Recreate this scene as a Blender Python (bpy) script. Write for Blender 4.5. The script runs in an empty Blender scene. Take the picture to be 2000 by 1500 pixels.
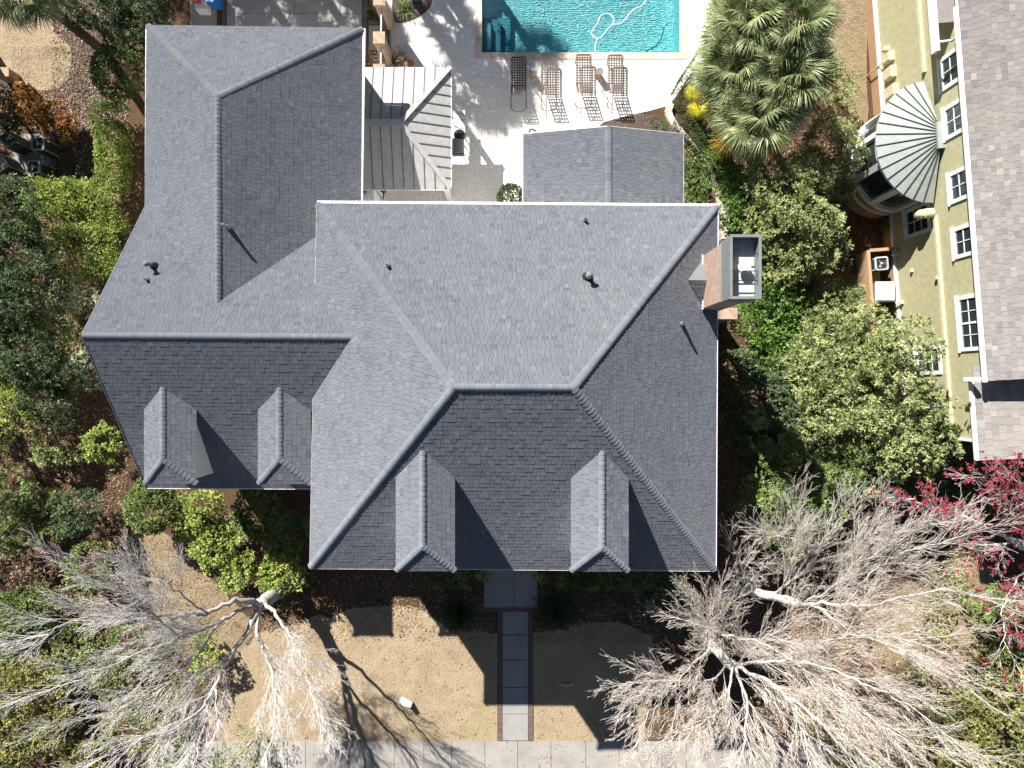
import bpy, math, random
import numpy as np
from mathutils import Vector, Matrix

sc = bpy.context.scene
# ------------------------------------------------------------------ camera, light, exposure
HC = 28.5            # drone height above the pool deck (m)
FPX = 1388.0         # focal length in photo pixels (2000 wide)
cam_d = bpy.data.cameras.new('camera'); cam = bpy.data.objects.new('camera', cam_d)
sc.collection.objects.link(cam); sc.camera = cam
cam.location = (0, 0, HC); cam.rotation_euler = (0, 0, 0)
cam_d.sensor_width = 36.0; cam_d.lens = FPX/2000*36.0
cam_d.clip_start = 0.1; cam_d.clip_end = 2000

SUNV = Vector((-0.69, 1.02, 1.0)).normalized()      # towards the sun
elev = math.asin(SUNV.z)
world = bpy.data.worlds.new('World'); sc.world = world; world.use_nodes = True
wn = world.node_tree.nodes; wl = world.node_tree.links
bg = wn.get('Background') or wn.new('ShaderNodeBackground')
sky = wn.new('ShaderNodeTexSky'); sky.sky_type = 'NISHITA'; sky.sun_disc = False
sky.sun_elevation = elev; sky.sun_rotation = math.atan2(SUNV.x, SUNV.y)
sky.dust_density = 0.3; sky.ozone_density = 2.5
wl.new(sky.outputs[0], bg.inputs[0]); bg.inputs[1].default_value = 0.032
sl = bpy.data.lights.new('sun', 'SUN'); sl.energy = 4.9; sl.angle = math.radians(0.5); sl.color = (1.0, 0.965, 0.915)
so = bpy.data.objects.new('sun', sl); sc.collection.objects.link(so)
so.rotation_euler = SUNV.to_track_quat('Z', 'Y').to_euler(); so.location = (-30, 40, 50)
vs = sc.view_settings
vs.view_transform = 'Standard'; vs.look = 'None'; vs.gamma = 1; vs.use_curve_mapping = False
vs.exposure = 1.2
sc.cycles.max_bounces = 6; sc.cycles.transparent_max_bounces = 12
sc.cycles.caustics_reflective = False; sc.cycles.caustics_refractive = False

COL = sc.collection
def K(z): return (HC-z)/FPX
def P(px, py, z=0.0):
    """the point at height z that the photo shows at pixel (px, py)"""
    return Vector(((px-1000)*K(z), (750-py)*K(z), z))

# ------------------------------------------------------------------ materials
def _new(name):
    m = bpy.data.materials.new(name); m.use_nodes = True
    nt = m.node_tree; b = nt.nodes['Principled BSDF']
    return m, nt, b
def simple(name, col, rough=0.6, metal=0.0, spec=0.4):
    m, nt, b = _new(name)
    tc = nt.nodes.new('ShaderNodeTexCoord'); n = nt.nodes.new('ShaderNodeTexNoise')
    n.inputs['Scale'].default_value = 6; n.inputs['Detail'].default_value = 6
    nt.links.new(tc.outputs['Object'], n.inputs['Vector'])
    r = nt.nodes.new('ShaderNodeValToRGB')
    r.color_ramp.elements[0].position = .3; r.color_ramp.elements[1].position = .7
    r.color_ramp.elements[0].color = (*[c*.86 for c in col], 1); r.color_ramp.elements[1].color = (*[min(1, c*1.08) for c in col], 1)
    nt.links.new(n.outputs['Fac'], r.inputs['Fac']); nt.links.new(r.outputs['Color'], b.inputs['Base Color'])
    b.inputs['Roughness'].default_value = rough; b.inputs['Metallic'].default_value = metal
    b.inputs['Specular IOR Level'].default_value = spec
    return m
def ramp(nt, stops):
    r = nt.nodes.new('ShaderNodeValToRGB'); cr = r.color_ramp
    while len(cr.elements) < len(stops): cr.elements.new(.5)
    for e, (p, c) in zip(cr.elements, stops): e.position = p; e.color = (*c, 1)
    return r
def mixc(nt, a, b, f, mode='MIX'):
    m = nt.nodes.new('ShaderNodeMix'); m.data_type = 'RGBA'; m.blend_type = mode
    for i, v in ((6, a), (7, b), (0, f)):
        if hasattr(v, 'links'): nt.links.new(v, m.inputs[i])
        elif isinstance(v, (int, float)): m.inputs[i].default_value = v
        else: m.inputs[i].default_value = (*v, 1)
    return m.outputs[2]
def noise(nt, scale, detail=6, rough=.6, vec=None, dist=0):
    n = nt.nodes.new('ShaderNodeTexNoise'); n.inputs['Scale'].default_value = scale
    n.inputs['Detail'].default_value = detail; n.inputs['Roughness'].default_value = rough
    n.inputs['Distortion'].default_value = dist
    if vec is None: vec = nt.nodes.new('ShaderNodeNewGeometry').outputs['Position']
    nt.links.new(vec, n.inputs['Vector']); return n.outputs['Fac']
def bump(nt, b, h, strength, dist=0.02):
    bp = nt.nodes.new('ShaderNodeBump'); bp.inputs['Strength'].default_value = strength
    bp.inputs['Distance'].default_value = dist
    nt.links.new(h, bp.inputs['Height']); nt.links.new(bp.outputs[0], b.inputs['Normal'])
def ground_mat(name, stops_big, big_scale, fine_cols, fine_scale, fine_amt=.5, rough=.95, bmp=.6, bdist=.03, streak=None):
    m, nt, b = _new(name)
    big = noise(nt, big_scale, 5, .6)
    r = ramp(nt, stops_big); nt.links.new(big, r.inputs['Fac'])
    vec = None
    if streak:
        mp = nt.nodes.new('ShaderNodeMapping'); mp.inputs['Scale'].default_value = streak
        nt.links.new(nt.nodes.new('ShaderNodeNewGeometry').outputs['Position'], mp.inputs[0]); vec = mp.outputs[0]
    fine = noise(nt, fine_scale, 4, .8, vec)
    fr = ramp(nt, [(.36, fine_cols[0]), (.5, fine_cols[1]), (.64, fine_cols[2])]); nt.links.new(fine, fr.inputs['Fac'])
    c = mixc(nt, r.outputs[0], fr.outputs[0], fine_amt)
    nt.links.new(c, b.inputs['Base Color']); b.inputs['Roughness'].default_value = rough
    b.inputs['Specular IOR Level'].default_value = .15
    bump(nt, b, fine, bmp, bdist)
    return m
def leaf_mat(name, c1, c2, c3, rough=.42, trans=.22, spec=.28):
    m, nt, b = _new(name)
    a = nt.nodes.new('ShaderNodeAttribute'); a.attribute_name = 'rnd'
    big = noise(nt, 1.9, 4, .65)
    ad = nt.nodes.new('ShaderNodeMath'); ad.operation = 'MULTIPLY_ADD'; ad.inputs[1].default_value = .62
    nt.links.new(a.outputs['Fac'], ad.inputs[0])
    mu = nt.nodes.new('ShaderNodeMath'); mu.operation = 'MULTIPLY_ADD'; mu.inputs[1].default_value = 2.3; mu.inputs[2].default_value = -.95
    nt.links.new(big, mu.inputs[0]); nt.links.new(mu.outputs[0], ad.inputs[2])
    r = ramp(nt, [(.02, c1), (.4, c2), (.85, c3)]); nt.links.new(ad.outputs[0], r.inputs['Fac'])
    nt.links.new(r.outputs[0], b.inputs['Base Color'])
    b.inputs['Roughness'].default_value = rough; b.inputs['Specular IOR Level'].default_value = spec
    tr = nt.nodes.new('ShaderNodeBsdfTranslucent'); nt.links.new(r.outputs[0], tr.inputs[0])
    mx = nt.nodes.new('ShaderNodeMixShader'); mx.inputs[0].default_value = trans
    out = nt.nodes['Material Output']
    nt.links.new(b.outputs[0], mx.inputs[1]); nt.links.new(tr.outputs[0], mx.inputs[2]); nt.links.new(mx.outputs[0], out.inputs[0])
    return m
def shingle_mat(name, stops, tint=.25, rough=.95, gran=60, spec=.12):
    m, nt, b = _new(name)
    a = nt.nodes.new('ShaderNodeAttribute'); a.attribute_name = 'rnd'
    r = ramp(nt, stops); nt.links.new(a.outputs['Fac'], r.inputs['Fac'])
    g = noise(nt, gran, 3, .8)
    gr = ramp(nt, [(.3, (.72,)*3), (.7, (1.22,)*3)]); nt.links.new(g, gr.inputs['Fac'])
    c = mixc(nt, r.outputs[0], gr.outputs[0], 1.0, 'MULTIPLY')
    big = noise(nt, .7, 6, .7); br = ramp(nt, [(.32, (.92, .93, .95)), (.5, (1.0, 1.0, 1.0)), (.68, (1.05, 1.04, .995))]); nt.links.new(big, br.inputs['Fac'])
    c = mixc(nt, c, br.outputs[0], 1.0, 'MULTIPLY')
    nt.links.new(c, b.inputs['Base Color']); b.inputs['Roughness'].default_value = rough
    b.inputs['Specular IOR Level'].default_value = spec; b.inputs['Diffuse Roughness'].default_value = .9
    return m
def brick_mat(name, c1, c2, mortar, scale=1.0, bw=.2, bh=.07, flat=False, rough=.9, ms=.008, offset=.5, bmp=.4):
    m, nt, b = _new(name)
    geo = nt.nodes.new('ShaderNodeNewGeometry'); sep = nt.nodes.new('ShaderNodeSeparateXYZ'); nt.links.new(geo.outputs['Position'], sep.inputs[0])
    if flat: vec = geo.outputs['Position']
    else:
        ad = nt.nodes.new('ShaderNodeMath'); ad.operation = 'ADD'; nt.links.new(sep.outputs[0], ad.inputs[0]); nt.links.new(sep.outputs[1], ad.inputs[1])
        cb = nt.nodes.new('ShaderNodeCombineXYZ'); nt.links.new(ad.outputs[0], cb.inputs[0]); nt.links.new(sep.outputs[2], cb.inputs[1]); vec = cb.outputs[0]
    bt = nt.nodes.new('ShaderNodeTexBrick'); nt.links.new(vec, bt.inputs['Vector'])
    bt.inputs['Color1'].default_value = (*c1, 1); bt.inputs['Color2'].default_value = (*c2, 1); bt.inputs['Mortar'].default_value = (*mortar, 1)
    bt.inputs['Scale'].default_value = scale; bt.inputs['Brick Width'].default_value = bw; bt.inputs['Row Height'].default_value = bh
    bt.inputs['Mortar Size'].default_value = ms; bt.offset = offset
    n = noise(nt, 9, 6, .7); nr = ramp(nt, [(.3, (.78,)*3), (.7, (1.15,)*3)]); nt.links.new(n, nr.inputs['Fac'])
    c = mixc(nt, bt.outputs['Color'], nr.outputs[0], 1.0, 'MULTIPLY')
    nt.links.new(c, b.inputs['Base Color']); b.inputs['Roughness'].default_value = rough
    b.inputs['Specular IOR Level'].default_value = .2
    bump(nt, b, n, bmp, .01)
    return m

M = {}
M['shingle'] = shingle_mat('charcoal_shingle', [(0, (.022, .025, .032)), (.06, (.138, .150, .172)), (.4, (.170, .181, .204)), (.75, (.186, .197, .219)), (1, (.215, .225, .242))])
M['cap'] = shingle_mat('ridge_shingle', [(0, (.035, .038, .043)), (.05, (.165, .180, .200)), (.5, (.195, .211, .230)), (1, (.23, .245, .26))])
M['tan_shingle'] = shingle_mat('tan_shingle', [(0, (.12, .10, .09)), (.05, (.25, .23, .215)), (.35, (.295, .272, .255)), (.7, (.345, .32, .30)), (1, (.43, .395, .365))], gran=40)
M['brick'] = brick_mat('tan_pink_brick', (.36, .235, .17), (.46, .33, .25), (.40, .35, .30), bw=.2, bh=.068)
M['tanbrick'] = brick_mat('tan_brick', (.36, .24, .16), (.46, .33, .23), (.5, .42, .33), bw=.2, bh=.068)
M['paverbrick'] = brick_mat('paver_brick', (.12, .085, .072), (.17, .12, .10), (.10, .085, .07), bw=.2, bh=.1, flat=True)
M['travertine'] = brick_mat('travertine', (.80, .765, .715), (.74, .70, .65), (.62, .58, .53), bw=.61, bh=.41, flat=True, ms=.007, bmp=.15, rough=.7)
M['coping'] = brick_mat('coping_stone', (.68, .60, .50), (.58, .44, .33), (.5, .44, .37), bw=.42, bh=.31, flat=True, ms=.006, offset=0, bmp=.15, rough=.6)
M['concrete'] = ground_mat('concrete', [(.28, (.22, .20, .178)), (.5, (.32, .295, .265)), (.7, (.38, .355, .32))], 1.1, [(.25, .225, .2), (.32, .295, .265), (.39, .365, .33)], 30, .45, bmp=.15, bdist=.006)
M['bluestone'] = ground_mat('path_concrete', [(.3, (.22, .21, .195)), (.5, (.30, .29, .27)), (.7, (.35, .335, .31))], 1.6, [(.2, .195, .185), (.28, .27, .255), (.37, .36, .335)], 24, .45, bmp=.15, bdist=.006)
M['lawn'] = ground_mat('dormant_grass', [(.28, (.24, .175, .11)), (.45, (.33, .255, .165)), (.6, (.37, .29, .19)), (.74, (.30, .26, .13))], .7, [(.20, .145, .085), (.34, .26, .165), (.50, .405, .28)], 38, .42, bmp=.18, bdist=.015, streak=(1.4, .8, 1))
M['soil'] = ground_mat('pine_straw_soil', [(.3, (.045, .028, .017)), (.6, (.11, .062, .035)), (.78, (.16, .10, .055))], .55, [(.035, .022, .014), (.12, .07, .04), (.3, .2, .12)], 14, .6, bmp=1.0, bdist=.06, streak=(1, 2.2, 1))
M['mulch'] = ground_mat('mulch', [(.3, (.06, .042, .034)), (.7, (.13, .09, .075))], .8, [(.04, .03, .024), (.11, .08, .065), (.34, .27, .23)], 16, .6, bmp=1.0, bdist=.05)
M['drygrass'] = ground_mat('rough_dry_grass', [(.3, (.15, .10, .055)), (.7, (.34, .26, .15))], 1.2, [(.11, .08, .045), (.28, .215, .13), (.46, .37, .25)], 24, .6, bmp=.9, bdist=.03)
M['white'] = simple('white_paint', (.78, .78, .76), .5)
M['fascia'] = simple('offwhite_metal', (.66, .64, .60), .45)
M['wallgreen'] = simple('olive_stucco', (.43, .405, .245), .9, spec=.1)
M['greentrim'] = simple('pale_green_trim', (.55, .52, .33), .7)
M['foundation'] = simple('tan_foundation', (.38, .235, .135), .85, spec=.15)
M['glass'] = simple('window_glass', (.03, .045, .05), .08, spec=.9)
M['zinc'] = simple('patina_metal', (.30, .335, .31), .55, spec=.4)
M['seam'] = simple('dark_seam', (.05, .055, .05), .6)
M['metalroof'] = simple('warm_grey_metal', (.385, .378, .37), .75, spec=.15)
M['metalseam'] = simple('metal_seam', (.12, .115, .108), .6)
M['darkmetal'] = simple('black_metal', (.02, .022, .025), .4)
M['steel'] = simple('galvanised_steel', (.36, .38, .39), .35, .6)
M['greymetal'] = simple('grey_paint_metal', (.19, .205, .205), .45)
M['lightgrey'] = simple('light_grey_metal', (.48, .5, .5), .4)
M['lead'] = simple('lead_flashing', (.16, .17, .17), .6)
M['bronze'] = simple('brown_strap', (.10, .075, .065), .6)
M['terracotta'] = simple('terracotta', (.42, .20, .09), .7)
M['wood'] = simple('tan_timber', (.46, .29, .17), .8, spec=.15)
M['deckwood'] = brick_mat('deck_board', (.30, .20, .08), (.36, .25, .11), (.08, .05, .02), bw=4, bh=.14, flat=True)
M['ac_body'] = simple('dark_grille', (.035, .038, .036), .6)
M['ac_rim'] = simple('beige_metal', (.26, .26, .235), .45)
M['bark_white'] = ground_mat('pale_bark', [(.3, (.52, .48, .43)), (.7, (.70, .66, .60))], 3, [(.30, .27, .24), (.6, .56, .51), (.76, .72, .67)], 12, .4, bmp=.5)
M['bark_grey'] = ground_mat('grey_bark', [(.3, (.34, .32, .29)), (.7, (.52, .49, .45))], 3, [(.2, .185, .17), (.42, .395, .365), (.6, .57, .53)], 12, .45, bmp=.5)
M['twig_white'] = simple('pale_twig', (.64, .58, .52), .85, spec=.1)
M['twig_grey'] = simple('grey_twig', (.60, .57, .54), .85, spec=.1)
M['twig_tan'] = simple('tan_twig', (.36, .26, .20), .85, spec=.1)
M['bark_dark'] = simple('brown_bark', (.11, .085, .065), .9, spec=.1)
M['blue'] = simple('blue_plastic', (.02, .17, .48), .4)
M['red'] = simple('red_brown_plastic', (.36, .07, .03), .4)
M['navy'] = simple('navy_print', (.03, .045, .10), .5)
M['hose'] = simple('white_hose', (.82, .85, .85), .4)
M['poolwall'] = simple('pool_plaster', (.44, .80, .80), .7)
M['poolstep'] = simple('pool_step_plaster', (.12, .34, .42), .7)
# leaves
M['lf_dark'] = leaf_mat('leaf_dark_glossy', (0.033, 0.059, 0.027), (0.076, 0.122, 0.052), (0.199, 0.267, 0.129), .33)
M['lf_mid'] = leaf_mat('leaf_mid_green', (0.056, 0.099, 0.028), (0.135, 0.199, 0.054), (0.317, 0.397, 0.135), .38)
M['lf_bright'] = leaf_mat('leaf_bright_green', (0.095, 0.151, 0.028), (0.238, 0.317, 0.063), (0.523, 0.587, 0.159), .42)
M['lf_lush'] = leaf_mat('leaf_lush_green', (0.043, 0.104, 0.022), (0.110, 0.220, 0.041), (0.256, 0.390, 0.091), .36)
M['lf_pale'] = leaf_mat('leaf_pale_olive', (0.075, 0.105, 0.035), (0.22, 0.27, 0.095), (0.52, 0.55, 0.25), .42)
M['lf_silver'] = leaf_mat('leaf_variegated', (0.120, 0.150, 0.075), (0.360, 0.390, 0.225), (0.800, 0.800, 0.540), .5)
M['lf_orange'] = leaf_mat('leaf_orange_red', (0.130, 0.111, 0.019), (0.390, 0.247, 0.046), (0.650, 0.260, 0.117), .45)
M['lf_yellow'] = leaf_mat('leaf_yellow_green', (0.094, 0.115, 0.031), (0.225, 0.244, 0.075), (0.475, 0.463, 0.163), .45)
M['lf_box'] = leaf_mat('leaf_boxwood', (.03, .055, .02), (.06, .10, .035), (.10, .15, .05), .6)
M['lf_red'] = leaf_mat('red_blossom', (0.13, 0.008, 0.018), (0.3, 0.022, 0.04), (0.46, 0.06, 0.085), .6, .3)
M['lf_litter'] = leaf_mat('leaf_litter', (.06, .035, .02), (.2, .12, .07), (.5, .38, .27), .7, 0)
M['fr_green'] = leaf_mat('palm_green', (0.050, 0.077, 0.027), (0.156, 0.200, 0.075), (0.413, 0.444, 0.225), .35, .2)
M['fr_yellow'] = leaf_mat('palm_yellow', (.25, .24, .01), (.5, .46, .02), (.7, .6, .05), .4, .25)
M['fr_orange'] = leaf_mat('palm_orange', (.4, .2, .01), (.6, .3, .02), (.7, .4, .1), .4, .25)
M['fr_dead'] = leaf_mat('palm_dead', (.2, .16, .12), (.34, .29, .24), (.5, .45, .4), .8, .1)
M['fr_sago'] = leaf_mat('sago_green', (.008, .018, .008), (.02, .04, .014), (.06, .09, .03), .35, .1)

def water_mat():
    m, nt, b = _new('pool_water')
    nt.nodes.remove(b)
    geo = nt.nodes.new('ShaderNodeNewGeometry').outputs['Position']
    mp = nt.nodes.new('ShaderNodeMapping'); mp.inputs['Rotation'].default_value = (0, 0, .5); mp.inputs['Scale'].default_value = (1.5, 1, 1)
    nt.links.new(geo, mp.inputs[0])
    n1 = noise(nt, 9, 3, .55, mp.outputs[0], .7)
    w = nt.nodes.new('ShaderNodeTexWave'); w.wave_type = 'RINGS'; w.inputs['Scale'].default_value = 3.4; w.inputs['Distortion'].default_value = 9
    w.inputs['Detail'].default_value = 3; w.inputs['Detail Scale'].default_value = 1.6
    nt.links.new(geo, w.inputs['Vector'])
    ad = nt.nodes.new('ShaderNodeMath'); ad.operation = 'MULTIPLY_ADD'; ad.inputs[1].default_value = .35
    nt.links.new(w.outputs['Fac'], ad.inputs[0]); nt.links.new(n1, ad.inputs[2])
    r = ramp(nt, [(.42, (.36, .72, .76)), (.62, (.62, .92, .93)), (.82, (.96, 1.0, 1.0))]); nt.links.new(ad.outputs[0], r.inputs['Fac'])  # light and dark ripples of refracted light painted into the water tint
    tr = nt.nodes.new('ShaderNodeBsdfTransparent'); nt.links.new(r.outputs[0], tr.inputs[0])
    gl = nt.nodes.new('ShaderNodeBsdfGlossy'); gl.inputs['Roughness'].default_value = .06
    bp = nt.nodes.new('ShaderNodeBump'); bp.inputs['Strength'].default_value = .8; bp.inputs['Distance'].default_value = .03
    nt.links.new(ad.outputs[0], bp.inputs['Height']); nt.links.new(bp.outputs[0], gl.inputs['Normal'])
    fr = nt.nodes.new('ShaderNodeFresnel'); fr.inputs[0].default_value = 1.33; nt.links.new(bp.outputs[0], fr.inputs['Normal'])
    mx = nt.nodes.new('ShaderNodeMixShader'); nt.links.new(fr.outputs[0], mx.inputs[0])
    nt.links.new(tr.outputs[0], mx.inputs[1]); nt.links.new(gl.outputs[0], mx.inputs[2])
    nt.links.new(mx.outputs[0], nt.nodes['Material Output'].inputs[0])
    return m
M['water'] = water_mat()

# ------------------------------------------------------------------ object helpers
ORG = {}
def tag(o, label=None, cat=None, group=None, kind=None):
    if label: o['label'] = label
    if cat: o['category'] = cat
    if group: o['group'] = group
    if kind: o['kind'] = kind
    return o
def thing(name, label, cat, loc=(0, 0, 0), group=None):
    o = bpy.data.objects.new(name, None); COL.objects.link(o)
    o.location = loc; o.empty_display_size = .3; ORG[o.name] = Vector(loc)
    return tag(o, label, cat, group)
def link_mesh(name, me, mat, parent=None, loc=None):
    o = bpy.data.objects.new(name, me); COL.objects.link(o)
    if not me.materials: me.materials.append(mat)
    if parent is not None:
        o.parent = parent; ORG[o.name] = ORG.get(parent.name, Vector((0, 0, 0)))
    elif loc is not None:
        o.location = loc; ORG[o.name] = Vector(loc)
    else: ORG[o.name] = Vector((0, 0, 0))
    return o
def copy_tree(o, parent=None):
    c = o.copy(); COL.objects.link(c); c.parent = parent
    for ch in list(o.children): copy_tree(ch, c)
    return c

class MB:
    def __init__(s): s.v = []; s.f = []; s.r = []
    def face(s, pts, r=None):
        i = len(s.v); s.v += [tuple(p) for p in pts]; s.f.append(tuple(range(i, i+len(pts)))); s.r.append(random.random() if r is None else r)
    def solid(s, bot, top, r=None):
        n = len(bot); i = len(s.v); s.v += [tuple(p) for p in bot]+[tuple(p) for p in top]
        rr = random.random() if r is None else r
        s.f.append(tuple(i+n-1-k for k in range(n))); s.f.append(tuple(i+n+k for k in range(n)))
        for k in range(n): s.f.append((i+k, i+(k+1) % n, i+n+(k+1) % n, i+n+k))
        s.r += [rr]*(n+2)
    def box(s, a, b, r=None):
        x0, y0, z0 = [min(a[k], b[k]) for k in range(3)]; x1, y1, z1 = [max(a[k], b[k]) for k in range(3)]
        s.solid([(x0, y0, z0), (x1, y0, z0), (x1, y1, z0), (x0, y1, z0)], [(x0, y0, z1), (x1, y0, z1), (x1, y1, z1), (x0, y1, z1)], r)
    def prism(s, poly, z0, z1, r=None):   # poly ccw list of (x,y)
        s.solid([(p[0], p[1], z0) for p in poly], [(p[0], p[1], z1) for p in poly], r)
    def bar(s, p0, p1, w, h, up=(0, 0, 1)):
        p0 = Vector(p0); p1 = Vector(p1); d = (p1-p0).normalized(); u = Vector(up)
        sd = d.cross(u)
        if sd.length < 1e-4: sd = d.cross(Vector((1, 0, 0)))
        sd.normalize(); u = sd.cross(d)
        q = [(-w/2, -h/2), (w/2, -h/2), (w/2, h/2), (-w/2, h/2)]
        s.solid([p0+sd*a+u*b for a, b in q], [p1+sd*a+u*b for a, b in q])
    def tube(s, pts, rad, n=8, cap=True):
        pts = [Vector(p) for p in pts]
        rad = rad if hasattr(rad, '__len__') else [rad]*len(pts)
        ring0 = None; i0 = len(s.v); prev = Vector((0, 0, 1))
        for k, p in enumerate(pts):
            d = (pts[min(k+1, len(pts)-1)]-pts[max(k-1, 0)]).normalized()
            a = d.cross(prev)
            if a.length < 1e-3: a = d.cross(Vector((1, 0, 0)))
            a.normalize(); b = d.cross(a); prev = a.cross(d)*1.0
            prev = b*-1 if False else a.cross(d)
            for j in range(n):
                t = 2*math.pi*j/n; s.v.append(tuple(p+(a*math.cos(t)+b*math.sin(t))*rad[k]))
        for k in range(len(pts)-1):
            for j in range(n):
                s.f.append((i0+k*n+j, i0+k*n+(j+1) % n, i0+(k+1)*n+(j+1) % n, i0+(k+1)*n+j)); s.r.append(.5)
        if cap:
            s.f.append(tuple(i0+j for j in reversed(range(n)))); s.f.append(tuple(i0+(len(pts)-1)*n+j for j in range(n))); s.r += [.5, .5]
    def lathe(s, c, prof, n=20):
        i0 = len(s.v); c = Vector(c)
        for r, z in prof:
            for j in range(n):
                t = 2*math.pi*j/n; s.v.append((c.x+r*math.cos(t), c.y+r*math.sin(t), c.z+z))
        for k in range(len(prof)-1):
            for j in range(n):
                s.f.append((i0+k*n+j, i0+k*n+(j+1) % n, i0+(k+1)*n+(j+1) % n, i0+(k+1)*n+j)); s.r.append(.5)
        s.f.append(tuple(i0+j for j in reversed(range(n)))); s.f.append(tuple(i0+(len(prof)-1)*n+j for j in range(n))); s.r += [.5, .5]
    def build(s, name, mat, parent=None, loc=None, smooth=False):
        off = ORG.get(parent.name, Vector((0, 0, 0))) if parent is not None else Vector(loc or (0, 0, 0))
        me = bpy.data.meshes.new(name)
        me.from_pydata([(x-off[0], y-off[1], z-off[2]) for x, y, z in s.v], [], s.f)
        a = me.attributes.new('rnd', 'FLOAT', 'FACE'); a.data.foreach_set('value', s.r)
        if smooth: me.polygons.foreach_set('use_smooth', [True]*len(me.polygons))
        me.update()
        return link_mesh(name, me, mat, parent, loc)

def quads_mesh(name, V, F, R):
    """numpy verts (n,3), faces (m,4), face values (m)"""
    me = bpy.data.meshes.new(name); m, k = F.shape
    me.vertices.add(len(V)); me.vertices.foreach_set('co', V.astype(np.float32).ravel())
    me.loops.add(m*k); me.loops.foreach_set('vertex_index', F.astype(np.int32).ravel())
    me.polygons.add(m); me.polygons.foreach_set('loop_start', np.arange(0, m*k, k, dtype=np.int32))
    me.update(calc_edges=True)
    a = me.attributes.new('rnd', 'FLOAT', 'FACE'); a.data.foreach_set('value', R.astype(np.float32))
    return me
def unit(a): return a/(np.linalg.norm(a, axis=1, keepdims=True)+1e-9)
def leaf_arrays(base, d, L, W, rng):
    n = len(base); up = rng.normal(size=(n, 3))*.55+np.array([-.45, .66, 1.5])*.8
    s = unit(np.cross(d, up)); nr = np.cross(s, d)
    L = L*(.7+.6*rng.random((n, 1))); W = W*(.75+.5*rng.random((n, 1)))
    mid = base+d*L*.45
    V = np.stack([base, mid+s*W*.5+nr*W*.12, base+d*L-nr*L*.12, mid-s*W*.5+nr*W*.12], 1).reshape(-1, 3)
    F = np.arange(n*4).reshape(n, 4)
    return V, F
def snoise(p, rng, f=1.0, n=5):
    o = np.zeros(len(p))
    for _ in range(n):
        k = rng.normal(size=3)*f; o += np.sin(p@k+rng.random()*6.28)
    return o/math.sqrt(n)
def cluster_leaves(pts, nrm, per, L, W, rng, spread=1.0, upb=.35):
    n = len(pts)
    cr = rng.random(n)
    base = np.repeat(pts, per, 0); nn = np.repeat(nrm, per, 0)
    d = unit(nn*.75+rng.normal(size=(n*per, 3))*.62*spread+np.array([0, 0, upb]))
    V, F = leaf_arrays(base+d*L*.08, d, L, W, rng)
    R = np.clip(np.repeat(cr, per)*.6+rng.random(n*per)*.4, 0, 1)
    return V, F, R
LEAF = {  # per cluster, length, width, clusters per r^2
    'rosette': (8, .125, .034, 700, 1.0), 'broad': (7, .088, .046, 850, 1.1), 'small': (7, .06, .030, 1100, 1.2),
    'fine': (6, .042, .018, 1700, 1.3), 'litter': (1, .05, .02, 1, 1)}
def blob_points(blobs, dens, rng, gap=.0, low=-.15, lump=.22):
    P_, N_ = [], []
    for (c, r, rz) in blobs:
        n = int(dens*r*r)
        d = unit(rng.normal(size=(int(n*1.9), 3))); d = d[d[:, 2] > low][:n]
        rad = (.5+.5*rng.random((len(d), 1))**.45)*(1+lump*snoise(d*1.0, rng, 2.8)[:, None]+lump*.5*snoise(d, rng, 6)[:, None])
        pos = np.array(c)+d*rad*np.array([r, r, rz])
        if gap > 0:
            g = snoise(pos, rng, 2.2/max(r*.5, .5)) > (-1.0+gap*1.6)
            pos = pos[g]; d = d[g]
        P_.append(pos); N_.append(d)
    p = np.concatenate(P_); n = np.concatenate(N_)
    k = p[:, 2] > .04
    return p[k], n[k]
def stems(base, blobs, r0, mb, rng):
    for (c, r, rz) in blobs:
        c = Vector(c); b = Vector(base)
        mid = b.lerp(c, .5)+Vector((0, 0, .1))
        mb.tube([b+Vector((0, 0, -.05)), mid, c], [r0, r0*.7, r0*.35], 6)
        for k in range(7):
            a = rng.random()*6.28; e = Vector((math.cos(a)*r*.75, math.sin(a)*r*.75, rz*(.1+.7*rng.random())))
            mb.tube([c.lerp(mid, .3), c+e*.5, c+e], [r0*.35, r0*.2, r0*.08], 4, False)
SEED = [10]
def plant(name, label, cat, blobs, leaf, mat, group=None, base=None, r0=.04, gap=.15, dens=1.0, crown='foliage', trunk='stem', low=-.15, bark='bark_dark', lump=.22, scale=1.0):
    """blobs: list of (px, py, z, r, rz): real spheroids of leaves at real heights"""
    SEED[0] += 1; rng = np.random.default_rng(SEED[0])
    B = [(P(b[0], b[1], b[2]), b[3], b[4]) for b in blobs]
    c0 = B[0][0] if base is None else P(base[0], base[1], 0)
    loc = Vector((c0.x, c0.y, 0))
    t = thing(name, label, cat, loc, group)
    per, L, W, dn, sp = LEAF[leaf]
    pts, nr = blob_points([(b[0], b[1], b[2]) for b in B], dn*dens/scale**2, rng, gap, low, lump)
    V, F, R = cluster_leaves(pts, nr, per, L*scale, W*scale, rng, sp)
    V = V-np.array(loc)
    link_mesh(crown, quads_mesh(crown, V, F, R), M[mat], t)
    mb = MB(); stems(loc, B, r0, mb, rng); mb.build(trunk, M[bark], t)
    return t
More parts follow.
